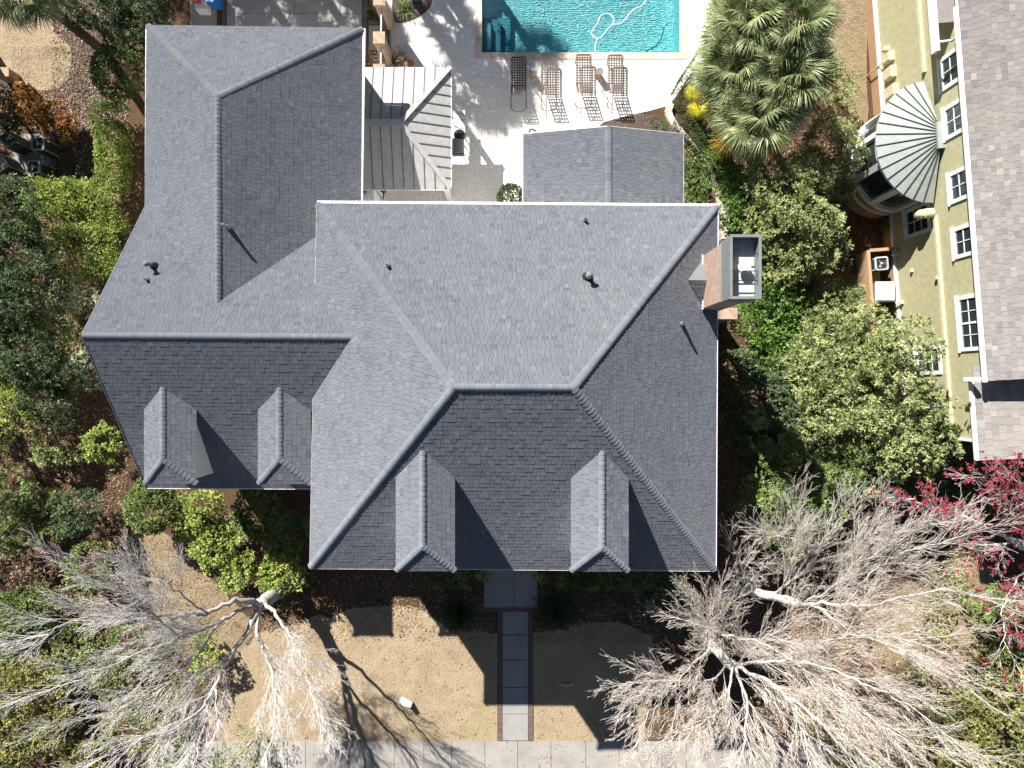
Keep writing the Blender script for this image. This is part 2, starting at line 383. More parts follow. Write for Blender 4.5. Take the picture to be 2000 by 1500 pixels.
def hedge(name, label, path, w, h, leaf, mat, group=None, dens=1.0, cat='hedge', z0=0, rag=.05):
    """clipped hedge along a pixel path (pixels taken at its top)"""
    SEED[0] += 1; rng = np.random.default_rng(SEED[0])
    pts = [P(x, y, h) for x, y in path]
    loc = Vector((pts[0].x, pts[0].y, 0)); t = thing(name, label, cat, loc, group)
    per, L, W, dn, sp = LEAF[leaf]; PP, NN = [], []; mb = MB()
    for a, b in zip(pts, pts[1:]):
        d = (b-a); ln = d.length; d.normalize(); s = Vector((-d.y, d.x, 0))
        n = int(dn*dens*ln*(w+h)*.55)
        u = rng.random(n)*(ln+w*.5)-w*.25; q = rng.random(n)*(w+1.2*h)
        off = np.clip(q-.6*h, 0, w)-w/2; side = np.where(q < .6*h, .6*h-q, np.where(q > w+.6*h, q-w-.6*h, 0))
        edge = np.abs(off)/(w/2)
        z = h-side-(edge**4)*.1*min(1, h)+rng.normal(size=n)*rag-rng.random(n)**2*.12
        p = np.array([[a.x, a.y, 0]])+u[:, None]*np.array([[d.x, d.y, 0]])+off[:, None]*np.array([[s.x, s.y, 0]])
        p[:, 2] = z; p[:, :2] += rng.normal(size=(n, 2))*rag
        p[:, 2] += .5*rag*snoise(p, rng, 3)
        nn = np.zeros((n, 3)); nn[:, 2] = np.where(side > 0, .2, 1); sg = np.sign(off)*np.where(side > 0, 1, .1)
        nn[:, 0] = s.x*sg; nn[:, 1] = s.y*sg
        k = p[:, 2] > .03; PP.append(p[k]); NN.append(nn[k])
        m = max(2, int(ln/.5)); mb.bar((a.x, a.y, -.04), (b.x, b.y, -.04), .05, .04)
        for i in range(m):
            c = a+d*(ln*(i+.5)/m); mb.tube([(c.x, c.y, -.03), (c.x+.05, c.y, h*.5), (c.x, c.y+.08, h*.9)], [.03, .02, .01], 5)
    V, F, R = cluster_leaves(np.concatenate(PP), unit(np.concatenate(NN)), per, L, W, rng, sp)
    link_mesh('foliage', quads_mesh('foliage', V-np.array(loc), F, R), M[mat], t)
    mb.build('stem', M['bark_dark'], t)
    return t

def sheet(name, poly_px, z, mat, kind='structure', pts=None):
    mb = MB(); p = pts or [tuple(P(x, y, 0)[:2]) for x, y in poly_px]
    ar = sum(p[i][0]*p[(i+1) % len(p)][1]-p[(i+1) % len(p)][0]*p[i][1] for i in range(len(p)))
    if ar < 0: p = p[::-1]
    mb.face([(x, y, z) for x, y in p])
    o = mb.build(name, mat); tag(o, kind=kind); return o
def smooth_poly(pts, it=2):
    for _ in range(it):
        q = []
        for i in range(len(pts)):
            a, b = pts[i], pts[(i+1) % len(pts)]
            q += [(a[0]*.75+b[0]*.25, a[1]*.75+b[1]*.25), (a[0]*.25+b[0]*.75, a[1]*.25+b[1]*.75)]
        pts = q
    return pts

def ragged(pts, step=7, amp=3.0, seed=4, keep=lambda a, b: False):
    r = random.Random(seed); out = []
    for i in range(len(pts)):
        a, b = pts[i], pts[(i+1) % len(pts)]; L = math.hypot(b[0]-a[0], b[1]-a[1]); n = max(1, int(L/step)); out.append(a)
        if keep(a, b): continue
        for k in range(1, n):
            t = k/n; q = (a[0]+(b[0]-a[0])*t, a[1]+(b[1]-a[1])*t); out.append((q[0]+r.gauss(0, amp)*.7, q[1]+r.gauss(0, amp)*.7))
    return out
straight = lambda a, b: a[0] == b[0] or a[1] == b[1]
# ------------------------------------------------------------------ setting: ground, paving, pool
PX0, PX1, PY0, PY1 = P(941, 0)[0], P(1328, 0)[0], P(0, 103)[1], 21.5      # pool rectangle
mb = MB(); B = 120
for x0, x1, y0, y1 in ((-B, B, -B, PY0), (-B, B, PY1, B), (-B, PX0, PY0, PY1), (PX1, B, PY0, PY1)):
    mb.face([(x0, y0, 0), (x1, y0, 0), (x1, y1, 0), (x0, y1, 0)])
tag(mb.build('ground', M['soil']), kind='structure')
Z1, Z2, Z3 = .004, .008, .012
# pool deck (travertine) in pieces round the pool
mb = MB()
dx0 = P(765, 0)[0]
cop = .26
def dk(pts):
    p = [tuple(q) for q in pts]; ar = sum(p[i][0]*p[(i+1) % len(p)][1]-p[(i+1) % len(p)][0]*p[i][1] for i in range(len(p)))
    if ar < 0: p = p[::-1]
    mb.face([(x, y, Z2) for x, y in p])
W2 = lambda x, y: tuple(P(x, y, 0)[:2])
dk([(dx0-.3, PY0-cop), (dx0-.3, 21.5), (PX0-cop, 21.5), (PX0-cop, PY0-cop)])
dk([(PX1+cop, PY0-cop), (PX1+cop, 21.5), (W2(1392, 0)[0], 21.5), W2(1392, 0), W2(1390, 45), W2(1378, 95), W2(1366, 115)])
dk([(dx0-.3, PY0-cop), (PX1+cop, PY0-cop), W2(1366, 115), W2(1345, 150), W2(1322, 185), W2(1309, 205), W2(1270, 216), W2(1225, 226), W2(1180, 238), W2(1165, 250), W2(1165, 470), (dx0-.3, W2(0, 470)[1])])
dk([(W2(700, 0)[0], W2(0, 395)[1]), (W2(700, 0)[0], W2(0, 200)[1]), (dx0-.3, W2(0, 200)[1]), (dx0-.3, W2(0, 395)[1])])
tag(mb.build('pool_deck', M['travertine']), kind='structure')
mb = MB()
mb.box((PX0-cop, PY0-cop, -.02), (PX1+cop, PY0, .03)); mb.box((PX0-cop, PY0, -.02), (PX0, PY1, .03)); mb.box((PX1, PY0, -.02), (PX1+cop, PY1, .03))
pool = thing('swimming_pool', 'rectangular turquoise swimming pool with tan stone coping', 'pool', ((PX0+PX1)/2, PY0, 0))
mb.build('coping', M['coping'], pool)
mb = MB(); D = -1.15
mb.face([(PX0, PY0, D), (PX1, PY0, D), (PX1, PY1, D), (PX0, PY1, D)])
mb.face([(PX0, PY0, D), (PX0, PY0, -.02), (PX1, PY0, -.02), (PX1, PY0, D)][::-1]); mb.face([(PX0, PY1, D), (PX1, PY1, D), (PX1, PY1, -.02), (PX0, PY1, -.02)][::-1])
mb.face([(PX0, PY0, D), (PX0, PY1, D), (PX0, PY1, -.02), (PX0, PY0, -.02)]); mb.face([(PX1, PY0, D), (PX1, PY0, -.02), (PX1, PY1, -.02), (PX1, PY1, D)])
mb.build('basin', M['poolwall'], pool)
for k, (w, z) in enumerate(((.36, -.28), (.75, -.55), (1.15, -.85))):
    mb = MB(); mb.box((PX0+.002, PY0+.002, D+.01), (PX0+w, PY0+1.35+.25*k, z-.002*k)); mb.build('step', M['poolstep'], pool)
mb = MB(); mb.face([(PX0, PY0, -.09), (PX1, PY0, -.09), (PX1, PY1, -.09), (PX0, PY1, -.09)]); mb.build('water', M['water'], pool)
# hose floating in the pool
def spline(pts, n=8):
    out = []; p = [Vector(q) for q in pts]
    for i in range(len(p)-1):
        a, b, c, d = p[max(i-1, 0)], p[i], p[i+1], p[min(i+2, len(p)-1)]
        for k in range(n):
            t = k/n; out.append(.5*((2*b)+(c-a)*t+(2*a-5*b+4*c-d)*t*t+(3*b-a-3*c+d)*t**3))
    out.append(p[-1]); return out
hz = -.06
pth = [(1162, 104, .05), (1163, 88, hz), (1166, 76, hz), (1160, 72, hz), (1155, 65, hz), (1160, 55, hz), (1168, 44, hz), (1172, 33, hz), (1180, 27, hz), (1190, 27, hz), (1198, 35, hz), (1198, 45, hz), (1190, 54, hz),
       (1182, 63, hz), (1175, 72, hz), (1167, 75, hz)]
mb = MB(); mb.tube(spline([P(x, y, z) for x, y, z in pth]), .022, 6)
mb.tube(spline([P(x, y, hz+.015) for x, y in ((1184, 60), (1194, 50), (1203, 47), (1215, 44), (1224, 34), (1230, 26), (1240, 17), (1252, 12), (1260, 3), (1266, -8), (1272, -30))]), .022, 6)
tag(mb.build('pool_hose', M['hose'], loc=P(1163, 90, 0)), 'looped white vacuum hose floating on the pool water', 'hose')

# driveway, paths, pavement (sheets above the ground; joints are real gaps between slabs)
def slabs(name, xs, ys, z, mat, gap=.018, kind='structure'):
    mb = MB()
    for i in range(len(xs)-1):
        for j in range(len(ys)-1):
            a = W2(xs[i], ys[j]); b = W2(xs[i+1], ys[j+1])
            mb.box((a[0]+gap/2, b[1]+gap/2, -.05), (b[0]-gap/2, a[1]-gap/2, z))
    return tag(mb.build(name, mat), kind=kind)
slabs('driveway', [443, 575, 708], [-120, -40, 27, 100, 170], .03, M['bluestone'])
slabs('entry_pad', [945, 1004, 1050], [1085, 1186], .05, M['bluestone'])
slabs('walkway', [981, 1032], [1192, 1239.5, 1288, 1342, 1394, 1446], .04, M['bluestone'], .03)
slabs('pavement', [300, 370, 425, 482, 540, 597, 655, 712, 770, 828, 882, 947, 1011, 1076, 1144, 1209, 1272, 1340, 1410, 1480, 1550, 1620, 1700], [1447, 1530], .035, M['concrete'])
mb = MB()
for x0, x1, y0, y1 in ((971, 981, 1194, 1446), (1032, 1041, 1194, 1446), (935, 1052, 1186, 1194)):
    a = W2(x0, y0); b = W2(x1, y1); mb.box((a[0], b[1], -.04), (b[0], a[1], .045))
for x0, x1, y0, y1 in ((434, 442, -60, 80), (709, 718, -60, 110), (719, 741, 40, 49), (719, 745, 100, 130)):
    a = W2(x0, y0); b = W2(x1, y1); mb.box((a[0], b[1], -.04), (b[0], a[1], .036))
tag(mb.build('brick_border', M['paverbrick']), kind='structure')
slabs('stepping_slab', [720, 764], [50, 99], .03, M['bluestone'])
slabs('side_path', [371, 424], [-60, 80], .02, M['concrete'])
sheet('front_lawn', ragged([(560, 1222), (600, 1210), (625, 1200), (650, 1205), (690, 1188), (740, 1186), (800, 1182), (830, 1194), (870, 1225), (920, 1232), (971, 1236), (971, 1447), (560, 1447), (430, 1447), (400, 1400), (440, 1350), (455, 1290), (500, 1240)], keep=straight), Z1, M['lawn'])
sheet('east_lawn', ragged([(1041, 1236), (1100, 1228), (1160, 1215), (1220, 1218), (1270, 1240), (1290, 1290), (1280, 1350), (1262, 1395), (1258, 1447), (1041, 1447)], keep=straight), Z1, M['lawn'])
sheet('green_turf', ragged(smooth_poly([(915, 1395), (950, 1375), (969, 1380), (969, 1446), (900, 1446), (890, 1430)]), 4, 3), .0055, ground_mat('greening_grass', [(.35, (.29, .25, .12)), (.6, (.35, .28, .175))], 2.5, [(.19, .16, .075), (.33, .27, .15), (.48, .405, .26)], 38, .5, bmp=.2, bdist=.015))
sheet('west_lawn', ragged(smooth_poly([(250, 1030), (330, 1035), (380, 1100), (440, 1160), (500, 1220), (470, 1290), (400, 1330), (330, 1260), (290, 1170), (240, 1100)]), 5, 5), .0035, M['drygrass'])
sheet('corner_lawn', smooth_poly([(-80, -80), (100, -60), (101, 40), (108, 68), (135, 85), (140, 110), (134, 155), (108, 176), (60, 176), (20, 142), (8, 125), (-80, 118)], 1), Z1, M['lawn'])
sheet('mulch_bed', smooth_poly([(95, -80), (230, -80), (200, 330), (95, 350), (100, 200), (60, 178), (-60, 180), (-60, 100), (120, 80)]), .002, M['mulch'])
sheet('rough_grass', smooth_poly([(1610, -60), (1700, -60), (1690, 150), (1700, 250), (1640, 280), (1600, 180), (1600, 60)]), Z1, M['drygrass'])
sheet('dry_verge', smooth_poly([(1300, 1446), (1560, 1330), (1800, 1100), (1950, 1080), (1940, 1250), (1800, 1440), (1700, 1560), (1300, 1560)]), .002, M['drygrass'])
sheet('mulch_strip', smooth_poly([(1150, 215), (1240, 222), (1300, 225), (1345, 290), (1345, 460), (1160, 460), (1160, 240)]), .002, M['mulch'])
sheet('garden_bed', smooth_poly([(766, -60), (850, -60), (845, 5), (835, 22), (815, 36), (790, 45), (766, 45)], 1), .016, M['mulch'])
sheet('gravel_pad', smooth_poly([(1643, 490), (1700, 485), (1705, 680), (1665, 700)]), .002, M['mulch'])
sheet('equipment_pad', [(28, 262), (108, 262), (108, 346), (22, 346)], .03, M['bluestone'])
sheet('side_yard_path', [(1398, 380), (1424, 380), (1426, 470), (1400, 470)], .006, M['concrete'])

# ------------------------------------------------------------------ shingled roofs
def clip(poly, a, b, c):      # keep a*u+b*v <= c
    out = []
    for i in range(len(poly)):
        p, q = poly[i], poly[(i+1) % len(poly)]
        dp = a*p[0]+b*p[1]-c; dq = a*q[0]+b*q[1]-c
        if dp <= 0: out.append(p)
        if (dp < 0 < dq) or (dq < 0 < dp):
            t = dp/(dp-dq); out.append((p[0]+(q[0]-p[0])*t, p[1]+(q[1]-p[1])*t))
    return out
def plane_basis(poly):
    n = Vector((0, 0, 0))
    for i in range(len(poly)):
        a, b = Vector(poly[i]), Vector(poly[(i+1) % len(poly)])
        n += Vector(((a.y-b.y)*(a.z+b.z), (a.z-b.z)*(a.x+b.x), (a.x-b.x)*(a.y+b.y)))
    n.normalize()
    if n.z < 0: n = -n
    u = Vector((0, 0, 1)).cross(n).normalized(); v = n.cross(u)
    return n, u, v
def shingle_plane(mb, poly, expo=.143, t0=.0078, wmin=.09, wmax=.19, rng=random, thick=.03):
    poly = [Vector(p) for p in poly]; n, u, v = plane_basis(poly)
    c = sum(poly, Vector((0, 0, 0)))/len(poly)
    uv = [((p-c).dot(u), (p-c).dot(v)) for p in poly]
    ar = sum(uv[i][0]*uv[(i+1) % len(uv)][1]-uv[(i+1) % len(uv)][0]*uv[i][1] for i in range(len(uv)))
    if ar < 0: uv = uv[::-1]
    P3 = lambda p, h: c+u*p[0]+v*p[1]+n*h
    edges = []
    for i in range(len(uv)):
        p, q = uv[i], uv[(i+1) % len(uv)]; du, dv = q[0]-p[0], q[1]-p[1]; edges.append((dv, -du, dv*p[0]-du*p[1]))
    # deck under the shingles
    mb.solid([P3(p, -thick) for p in uv], [P3(p, -.004) for p in uv], .0)
    vmin = min(p[1] for p in uv); vmax = max(p[1] for p in uv); umin = min(p[0] for p in uv); umax = max(p[0] for p in uv)
    j = 0; V0 = vmin
    while V0 < vmax:
        V1 = V0+expo; u0 = umin-rng.random()*.3; deep = rng.random()*.25
        strip = [(umin-1, V0), (umax+1, V0), (umax+1, V1+.02), (umin-1, V1+.02)]
        for e in edges: strip = clip(strip, *e)
        if len(strip) > 2:
            su0 = min(p[0] for p in strip); su1 = max(p[0] for p in strip)
            while u0 < su1:
                u1 = u0+rng.uniform(wmin, wmax)
                if u1 > su0:
                    q = clip(clip(strip, 1, 0, u1-.0035), -1, 0, -u0-.0035)
                    if len(q) > 2:
                        t = t0+rng.choice((0, 0, .003))+rng.random()*.0015
                        r = min(1, max(.06, rng.gauss(.5, .17)+rng.choice((-.14, 0, 0, 0, .10))))
                        H = lambda p: t*(1-.3*(p[1]-V0)/(expo+.02))
                        mb.face([P3(p, H(p)) for p in q], r)
                        for i in range(len(q)):
                            a, b = q[i], q[(i+1) % len(q)]
                            if abs(a[1]-V0) < 1e-5 and abs(b[1]-V0) < 1e-5:
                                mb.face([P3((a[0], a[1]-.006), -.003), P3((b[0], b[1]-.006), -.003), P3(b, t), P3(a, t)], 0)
                u0 = u1
        V0 = V1; j += 1
def ridge_caps(mb, p0, p1, nA, nB, w=.125, step=.125, lift=.015):
    """hip and ridge cap shingles from the low end p0 to the high end p1"""
    p0, p1 = Vector(p0), Vector(p1); d = (p1-p0); L = d.length; d.normalize()
    def side(n, other):
        s = d.cross(n).normalized()
        if s.dot(other) < 0: s = -s
        return s
    hA = Vector((nA.x, nA.y, 0)); hB = Vector((nB.x, nB.y, 0))
    sA, sB = side(nA, hA), side(nB, hB); up = (nA+nB).normalized()
    prof = [(sA, 1.0, .01), (sA, .68, .026), (sA, .3, .028), (None, 0, .016), (sB, .3, .028), (sB, .68, .026), (sB, 1.0, .01)]
    m = max(1, int(L/step)); st = L/m
    for k in range(m):
        a = p0+d*(k*st); b = p0+d*min(L, (k+1.25)*st); r = min(1, max(.1, random.gauss(.5, .2)))
        A, Bq, A0 = [], [], []
        ww = w*random.uniform(.95, 1.05)
        for s, f, h in prof:
            o = (s*ww*f if s is not None else Vector((0, 0, 0)))
            A.append(a+o+up*(h+lift)); Bq.append(b+o+up*(h+.004)); A0.append(a+o-d*.014+up*(h-.012))
        for i in range(len(prof)-1):
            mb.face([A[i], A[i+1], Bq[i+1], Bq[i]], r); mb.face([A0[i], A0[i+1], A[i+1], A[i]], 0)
        for i, s in ((0, sA), (len(prof)-1, sB)):
            mb.face([A[i], Bq[i], Bq[i]-up*.03, A0[i]-up*.01], r*.6)
NB = lambda poly: plane_basis([Vector(p) for p in poly])[0]

house = thing('family_house', 'large white walled house with charcoal shingle roofs, four hipped dormers and a chimney', 'house', (0, 0, 0))
ZE = 7.24
NW, NE, SE, SW = P(619, 397, ZE), P(1401, 403, ZE), P(1397, 1114, ZE), P(605, 1109, ZE)
RA, RB = P(886, 757, 11.3), P(1121, 758, 11.3)
mN, mS, mW, mE = [NW, NE, RB, RA], [SW, SE, RB, RA], [NW, SW, RA], [NE, SE, RB]
mb = MB()
for pl in (mN, mS, mW, mE): shingle_plane(mb, pl)
mb.face([NW, SW, SE, NE]) if False else None
main_roof = mb.build('roof', M['shingle'], house)
mb = MB(); nN, nS, nW, nE = NB(mN), NB(mS), NB(mW), NB(mE)
ridge_caps(mb, RA, RB, nN, nS)
ridge_caps(mb, NW, RA, nN, nW); ridge_caps(mb, SW, RA, nS, nW); ridge_caps(mb, NE, RB, nN, nE); ridge_caps(mb, SE, RB, nS, nE)
mb.build('ridge_cap', M['cap'], main_roof)
# left wing (gable end to the west)
gx = -12.1
LS = [Vector((gx, -3.42, 5.0)), Vector((-5.35, -3.45, 5.0)), Vector((-4.1, 1.30, 8.5)), Vector((gx, 1.36, 8.5))]
LN = [Vector((gx, 1.36, 8.5)), Vector((gx, 5.9, 5.0)), Vector((-4.9, 5.85, 5.0)), Vector((-4.1, 1.30, 8.5))]
mb = MB(); shingle_plane(mb, LS); shingle_plane(mb, LN)
wing_roof = mb.build('roof', M['shingle'], house)
mb = MB(); ridge_caps(mb, (gx, 1.36, 8.5), (-4.35, 1.31, 8.5), NB(LS), NB(LN)); mb.build('ridge_cap', M['cap'], wing_roof)
# north wing (hip to the north)
gNW, gNE, gSE, gSW = P(287, 49, 5), P(708, 55, 5), P(702, 400, 5), P(280, 405, 5)
gr0 = Vector((-8.62, 8.42, 7.7)); gr1 = Vector((-8.62, 1.9, 7.7))
gSW = Vector((gSW.x, 2.0, 5)); gSE = Vector((gSE.x, 2.0, 5))
GW, GE, GN = [gNW, gSW, gr1, gr0], [gNE, gSE, gr1, gr0], [gNW, gNE, gr0]
mb = MB()
for pl in (GW, GE, GN): shingle_plane(mb, pl)
g_roof = mb.build('roof', M['shingle'], house)
mb = MB(); ridge_caps(mb, gr1, gr0, NB(GW), NB(GE)); ridge_caps(mb, gNW, gr0, NB(GN), NB(GW)); ridge_caps(mb, gNE, gr0, NB(GN), NB(GE))
mb.build('ridge_cap', M['cap'], g_roof)
# low gabled extension to the north
eW, eE, eR = P(1022, 262, 3.9), P(1334, 262, 3.9), P(1189, 247, 5.1)
ys = 4.9
XW = [eW, Vector((eW.x, ys, 3.9)), Vector((eR.x, ys, 5.1)), eR]; XE = [eE, Vector((eE.x, ys, 3.9)), Vector((eR.x, ys, 5.1)), eR]
mb = MB(); shingle_plane(mb, XW, expo=.15); shingle_plane(mb, XE, expo=.15)
x_roof = mb.build('roof', M['shingle'], house)
mb = MB(); ridge_caps(mb, eR, (eR.x, ys, 5.1), NB(XW), NB(XE)); mb.build('ridge_cap', M['cap'], x_roof)
# dormers
def dormer(x0, x1, yf, ze, zr, yback_ridge, yback_eave, parent, wall_in=.13, zwall=None):
    xc = (x0+x1)/2; hw = (x1-x0)/2; ap = yf+hw
    e0, e1 = Vector((x0, yf, ze)), Vector((x1, yf, ze)); b0, b1 = Vector((x0, yback_eave, ze)), Vector((x1, yback_eave, ze))
    a0, a1 = Vector((xc, ap, zr)), Vector((xc, yback_ridge, zr))
    mbw = MB(); mbw.box((x0+wall_in, yf+wall_in, zwall), (x1-wall_in, yback_eave+.2, ze-.03)); d = mbw.build('dormer', M['white'], parent)
    Wp, Ep, Sp = [e0, b0, a1, a0], [e1, b1, a1, a0], [e0, e1, a0]
    mbr = MB()
    for pl in (Wp, Ep, Sp): shingle_plane(mbr, pl, wmin=.12, wmax=.22)
    mbr.build('dormer_roof', M['shingle'], d)
    mbc = MB(); ridge_caps(mbc, a0, a1, NB(Wp), NB(Ep), w=.115); ridge_caps(mbc, e0, a0, NB(Wp), NB(Sp), w=.1); ridge_caps(mbc, e1, a0, NB(Ep), NB(Sp), w=.1)
    mbc.build('ridge_cap', M['cap'], d)
    mbs = MB(); mbs.box((x0+.02, yf+.02, ze-.05), (x1-.02, yback_eave, ze-.034)); mbs.build('soffit', M['white'], d)
    mbf = MB(); y = yf+wall_in
    mbf.box((xc-.42, y-.03, zwall+.35), (xc+.42, y-.002, ze-.2)); f = mbf.build('window_frame', M['white'], d)
    mbp = MB(); mbp.box((xc-.34, y-.036, zwall+.43), (xc+.34, y-.032, ze-.28)); mbp.build('window_pane', M['glass'], d)
    return d
dormer(-3.10, -1.53, -5.0, 9.5, 10.1, -1.72, -2.45, house, zwall=7.1)
dormer(1.58, 3.11, -5.01, 9.5, 10.1, -1.72, -2.45, house, zwall=7.1)
dormer(-11.15, -9.57, -3.03, 6.95, 7.45, -.05, -.75, house, zwall=5.1)
dormer(-7.70, -6.10, -3.03, 6.95, 7.45, -.05, -.75, house, zwall=5.1)
# walls
def walls(x0, x1, y0, y1, z, mat, parent, name='wall'):
    mb = MB(); mb.box((x0, y0, -.05), (x1, y1, z)); return mb.build(name, mat, parent)
walls(SW.x+.45, SE.x-.45, SW.y+.45, NW.y-.45, ZE-.05, M['white'], house)
walls(gx+.3, -5.4, -3.0, 5.4, 4.95, M['white'], house)
walls(gx+.45, -5.5, 5.4, gNW.y-.45, 4.95, M['white'], house)
walls(eW.x+.3, eE.x-.3, 4.9, eW.y-.3, 3.85, M['white'], house)
mb = MB(); mb.solid([(gx+.31, -2.95, 4.9), (gx+.31, 5.4, 4.9), (gx+.31, 1.36, 8.2)], [(gx+.5, -2.95, 4.9), (gx+.5, 5.4, 4.9), (gx+.5, 1.36, 8.2)]); mb.build('gable', M['white'], house)
mb = MB(); mb.solid([(eW.x+.3, eW.y-.32, 3.8), (eE.x-.3, eW.y-.32, 3.8), (eR.x, eW.y-.32, 4.95)], [(eW.x+.3, eW.y-.5, 3.8), (eE.x-.3, eW.y-.5, 3.8), (eR.x, eW.y-.5, 4.95)]); mb.build('gable', M['white'], house)
# soffits + gutters
mb = MB(); mb.solid([NW-Vector((0, 0, .09)), SW-Vector((0, 0, .09)), SE-Vector((0, 0, .09)), NE-Vector((0, 0, .09))], [p-Vector((0, 0, .045)) for p in (NW, SW, SE, NE)]); mb.build('soffit', M['white'], house)
def gutter(a, b, off, w, z, parent=house, mat='fascia'):
    mb = MB(); o = Vector(off); a = Vector(a)+o*(w/2+.004); b = Vector(b)+o*(w/2+.004)
    mb.bar((a.x, a.y, z-.055), (b.x, b.y, z-.055), w, .10)
    d = (b-a); L = d.length
    if w > .06:
        n = int(L/.75)
        for k in range(n): c = a+d*((k+.5)/n); mb.box((c.x-.012, c.y-.05, z-.004), (c.x+.012, c.y+.05, z+.006))
    return mb.build('gutter', M[mat], parent)
gutter(NW, NE, (0, 1, 0), .075, ZE+.01, mat='white'); gutter(SW, SE, (0, -1, 0), .035, ZE-.01); gutter(SW, NW, (-1, 0, 0), .014, ZE-.01); gutter(SE, NE, (1, 0, 0), .04, ZE-.01, mat='white')
gutter((gx, -3.42, 5), (-6.1, -3.45, 5), (0, -1, 0), .04, 4.99); gutter((gNW.x, gNW.y, 5), (gx, 5.9, 5), (-1, 0, 0), .05, 4.99, mat='white')
gutter(gNE, (gSE.x, 5.6, 5), (1, 0, 0), .085, 4.995, mat='white'); gutter(gNW, gNE, (0, 1, 0), .012, 4.99)
gutter(eW, (eW.x, 5.5, 3.9), (-1, 0, 0), .03, 3.89); gutter(eE, (eE.x, 5.5, 3.9), (1, 0, 0), .03, 3.89)
# rake boards of the west gable
mb = MB(); mb.bar((gx-.012, -3.42, 4.95), (gx-.012, 1.36, 8.45), .02, .12); mb.bar((gx-.012, 5.9, 4.95), (gx-.012, 1.36, 8.45), .02, .12); mb.build('rake_board', M['greymetal'], house)
mb = MB(); mb.bar((eW.x, eW.y+.012, 3.86), (eR.x, eR.y+.012, 5.06), .02, .1, (0, 0, 1)); mb.bar((eE.x, eE.y+.012, 3.86), (eR.x, eR.y+.012, 5.06), .02, .1, (0, 0, 1)); mb.build('rake_board', M['fascia'], house)
# chimney
CX0, CX1, CY0, CY1 = 5.55, 6.24, 2.2, 3.72
mb = MB(); mb.box((CX0, CY0, 6.9), (CX1, CY1, 9.78)); mb.box((CX0+.2, CY0+.1, -.05), (CX1, CY1-.1, 6.9)); mb.box((CX0-.02, CY0-.02, 9.62), (CX1+.02, CY1+.02, 9.7)); ch = mb.build('chimney', M['brick'], house)
mb = MB(); t = .02; z0, z1 = 9.79, 10.55
o = .035
mb.box((CX0-o, CY0-o, z0), (CX0-o+t, CY1+o, z1)); mb.box((CX1+o-t, CY0-o, z0), (CX1+o, CY1+o, z1)); mb.box((CX0-o+t, CY0-o, z0), (CX1+o-t, CY0-o+t, z1)); mb.box((CX0-o+t, CY1+o-t, z0), (CX1+o-t, CY1+o, z1))
for (a, b) in (((CX0-o-.02, CY0-o-.02), (CX0-o+.05, CY1+o+.02)), ((CX1+o-.05, CY0-o-.02), (CX1+o+.02, CY1+o+.02)), ((CX0-o+.051, CY0-o-.02), (CX1+o-.051, CY0-o+.05)), ((CX0-o+.051, CY1+o-.05), (CX1+o-.051, CY1+o+.02))):
    mb.box((a[0], a[1], z1+.001), (b[0], b[1], z1+.03))
mb.box((CX0-o-.01, CY0-o-.01, z0-.0), (CX0-o-.001, CY1+o+.01, z0+.06))
mb.build('chimney_shroud', M['greymetal'], ch)
for y in (2.62, 2.86, 3.3): mb = MB(); mb.box((CX0, y, z1-.12), (CX1, y+.02, z1-.09)); mb.build('crossbar', M['darkmetal'], ch)
mb = MB(); mb.box((CX0-.01, CY0-.01, 9.781), (CX1+.01, CY1+.01, 10.16)); mb.build('crown_pan', M['lightgrey'], ch)
mb = MB(); mb.lathe((5.93, 2.98, 10.16), [(.1, 0), (.1, .2), (.165, .2), (.165, .24), (.05, .28)], 24); mb.build('flue_cap', M['white'], ch)
mb = MB(); mb.solid([(4.85, 2.95, 8.38), (CX0, 2.2, 7.79), (CX0, 3.72, 7.79)], [(4.86, 2.95, 8.41), (CX0-.002, 2.2, 7.86), (CX0-.002, 3.72, 7.86)]) if False else None
# cricket behind the chimney: two small planes rising to a ridge
zr_ = 8.25; zb = 7.77
ck0 = Vector((5.02, 2.96, zr_+.02)); ck1 = Vector((CX0, 2.96, zr_)); c2 = Vector((CX0, 3.62, zb)); c3 = Vector((CX0, 2.30, zb))
mb.solid([ck0-Vector((0, 0, .06)), ck1-Vector((0, 0, .06)), c2-Vector((0, 0, .06))], [ck0, ck1, c2]); mb.build('cricket', M['lead'], ch)
mb = MB(); shingle_plane(mb, [c3, ck1, ck0]); mb.build('cricket_roof', M['shingle'], ch)
mb = MB(); mb.box((CX0-.02, CY0-.04, 7.7), (CX0-.001, CY1+.04, 7.88)); mb.build('flashing', M['fascia'], ch)
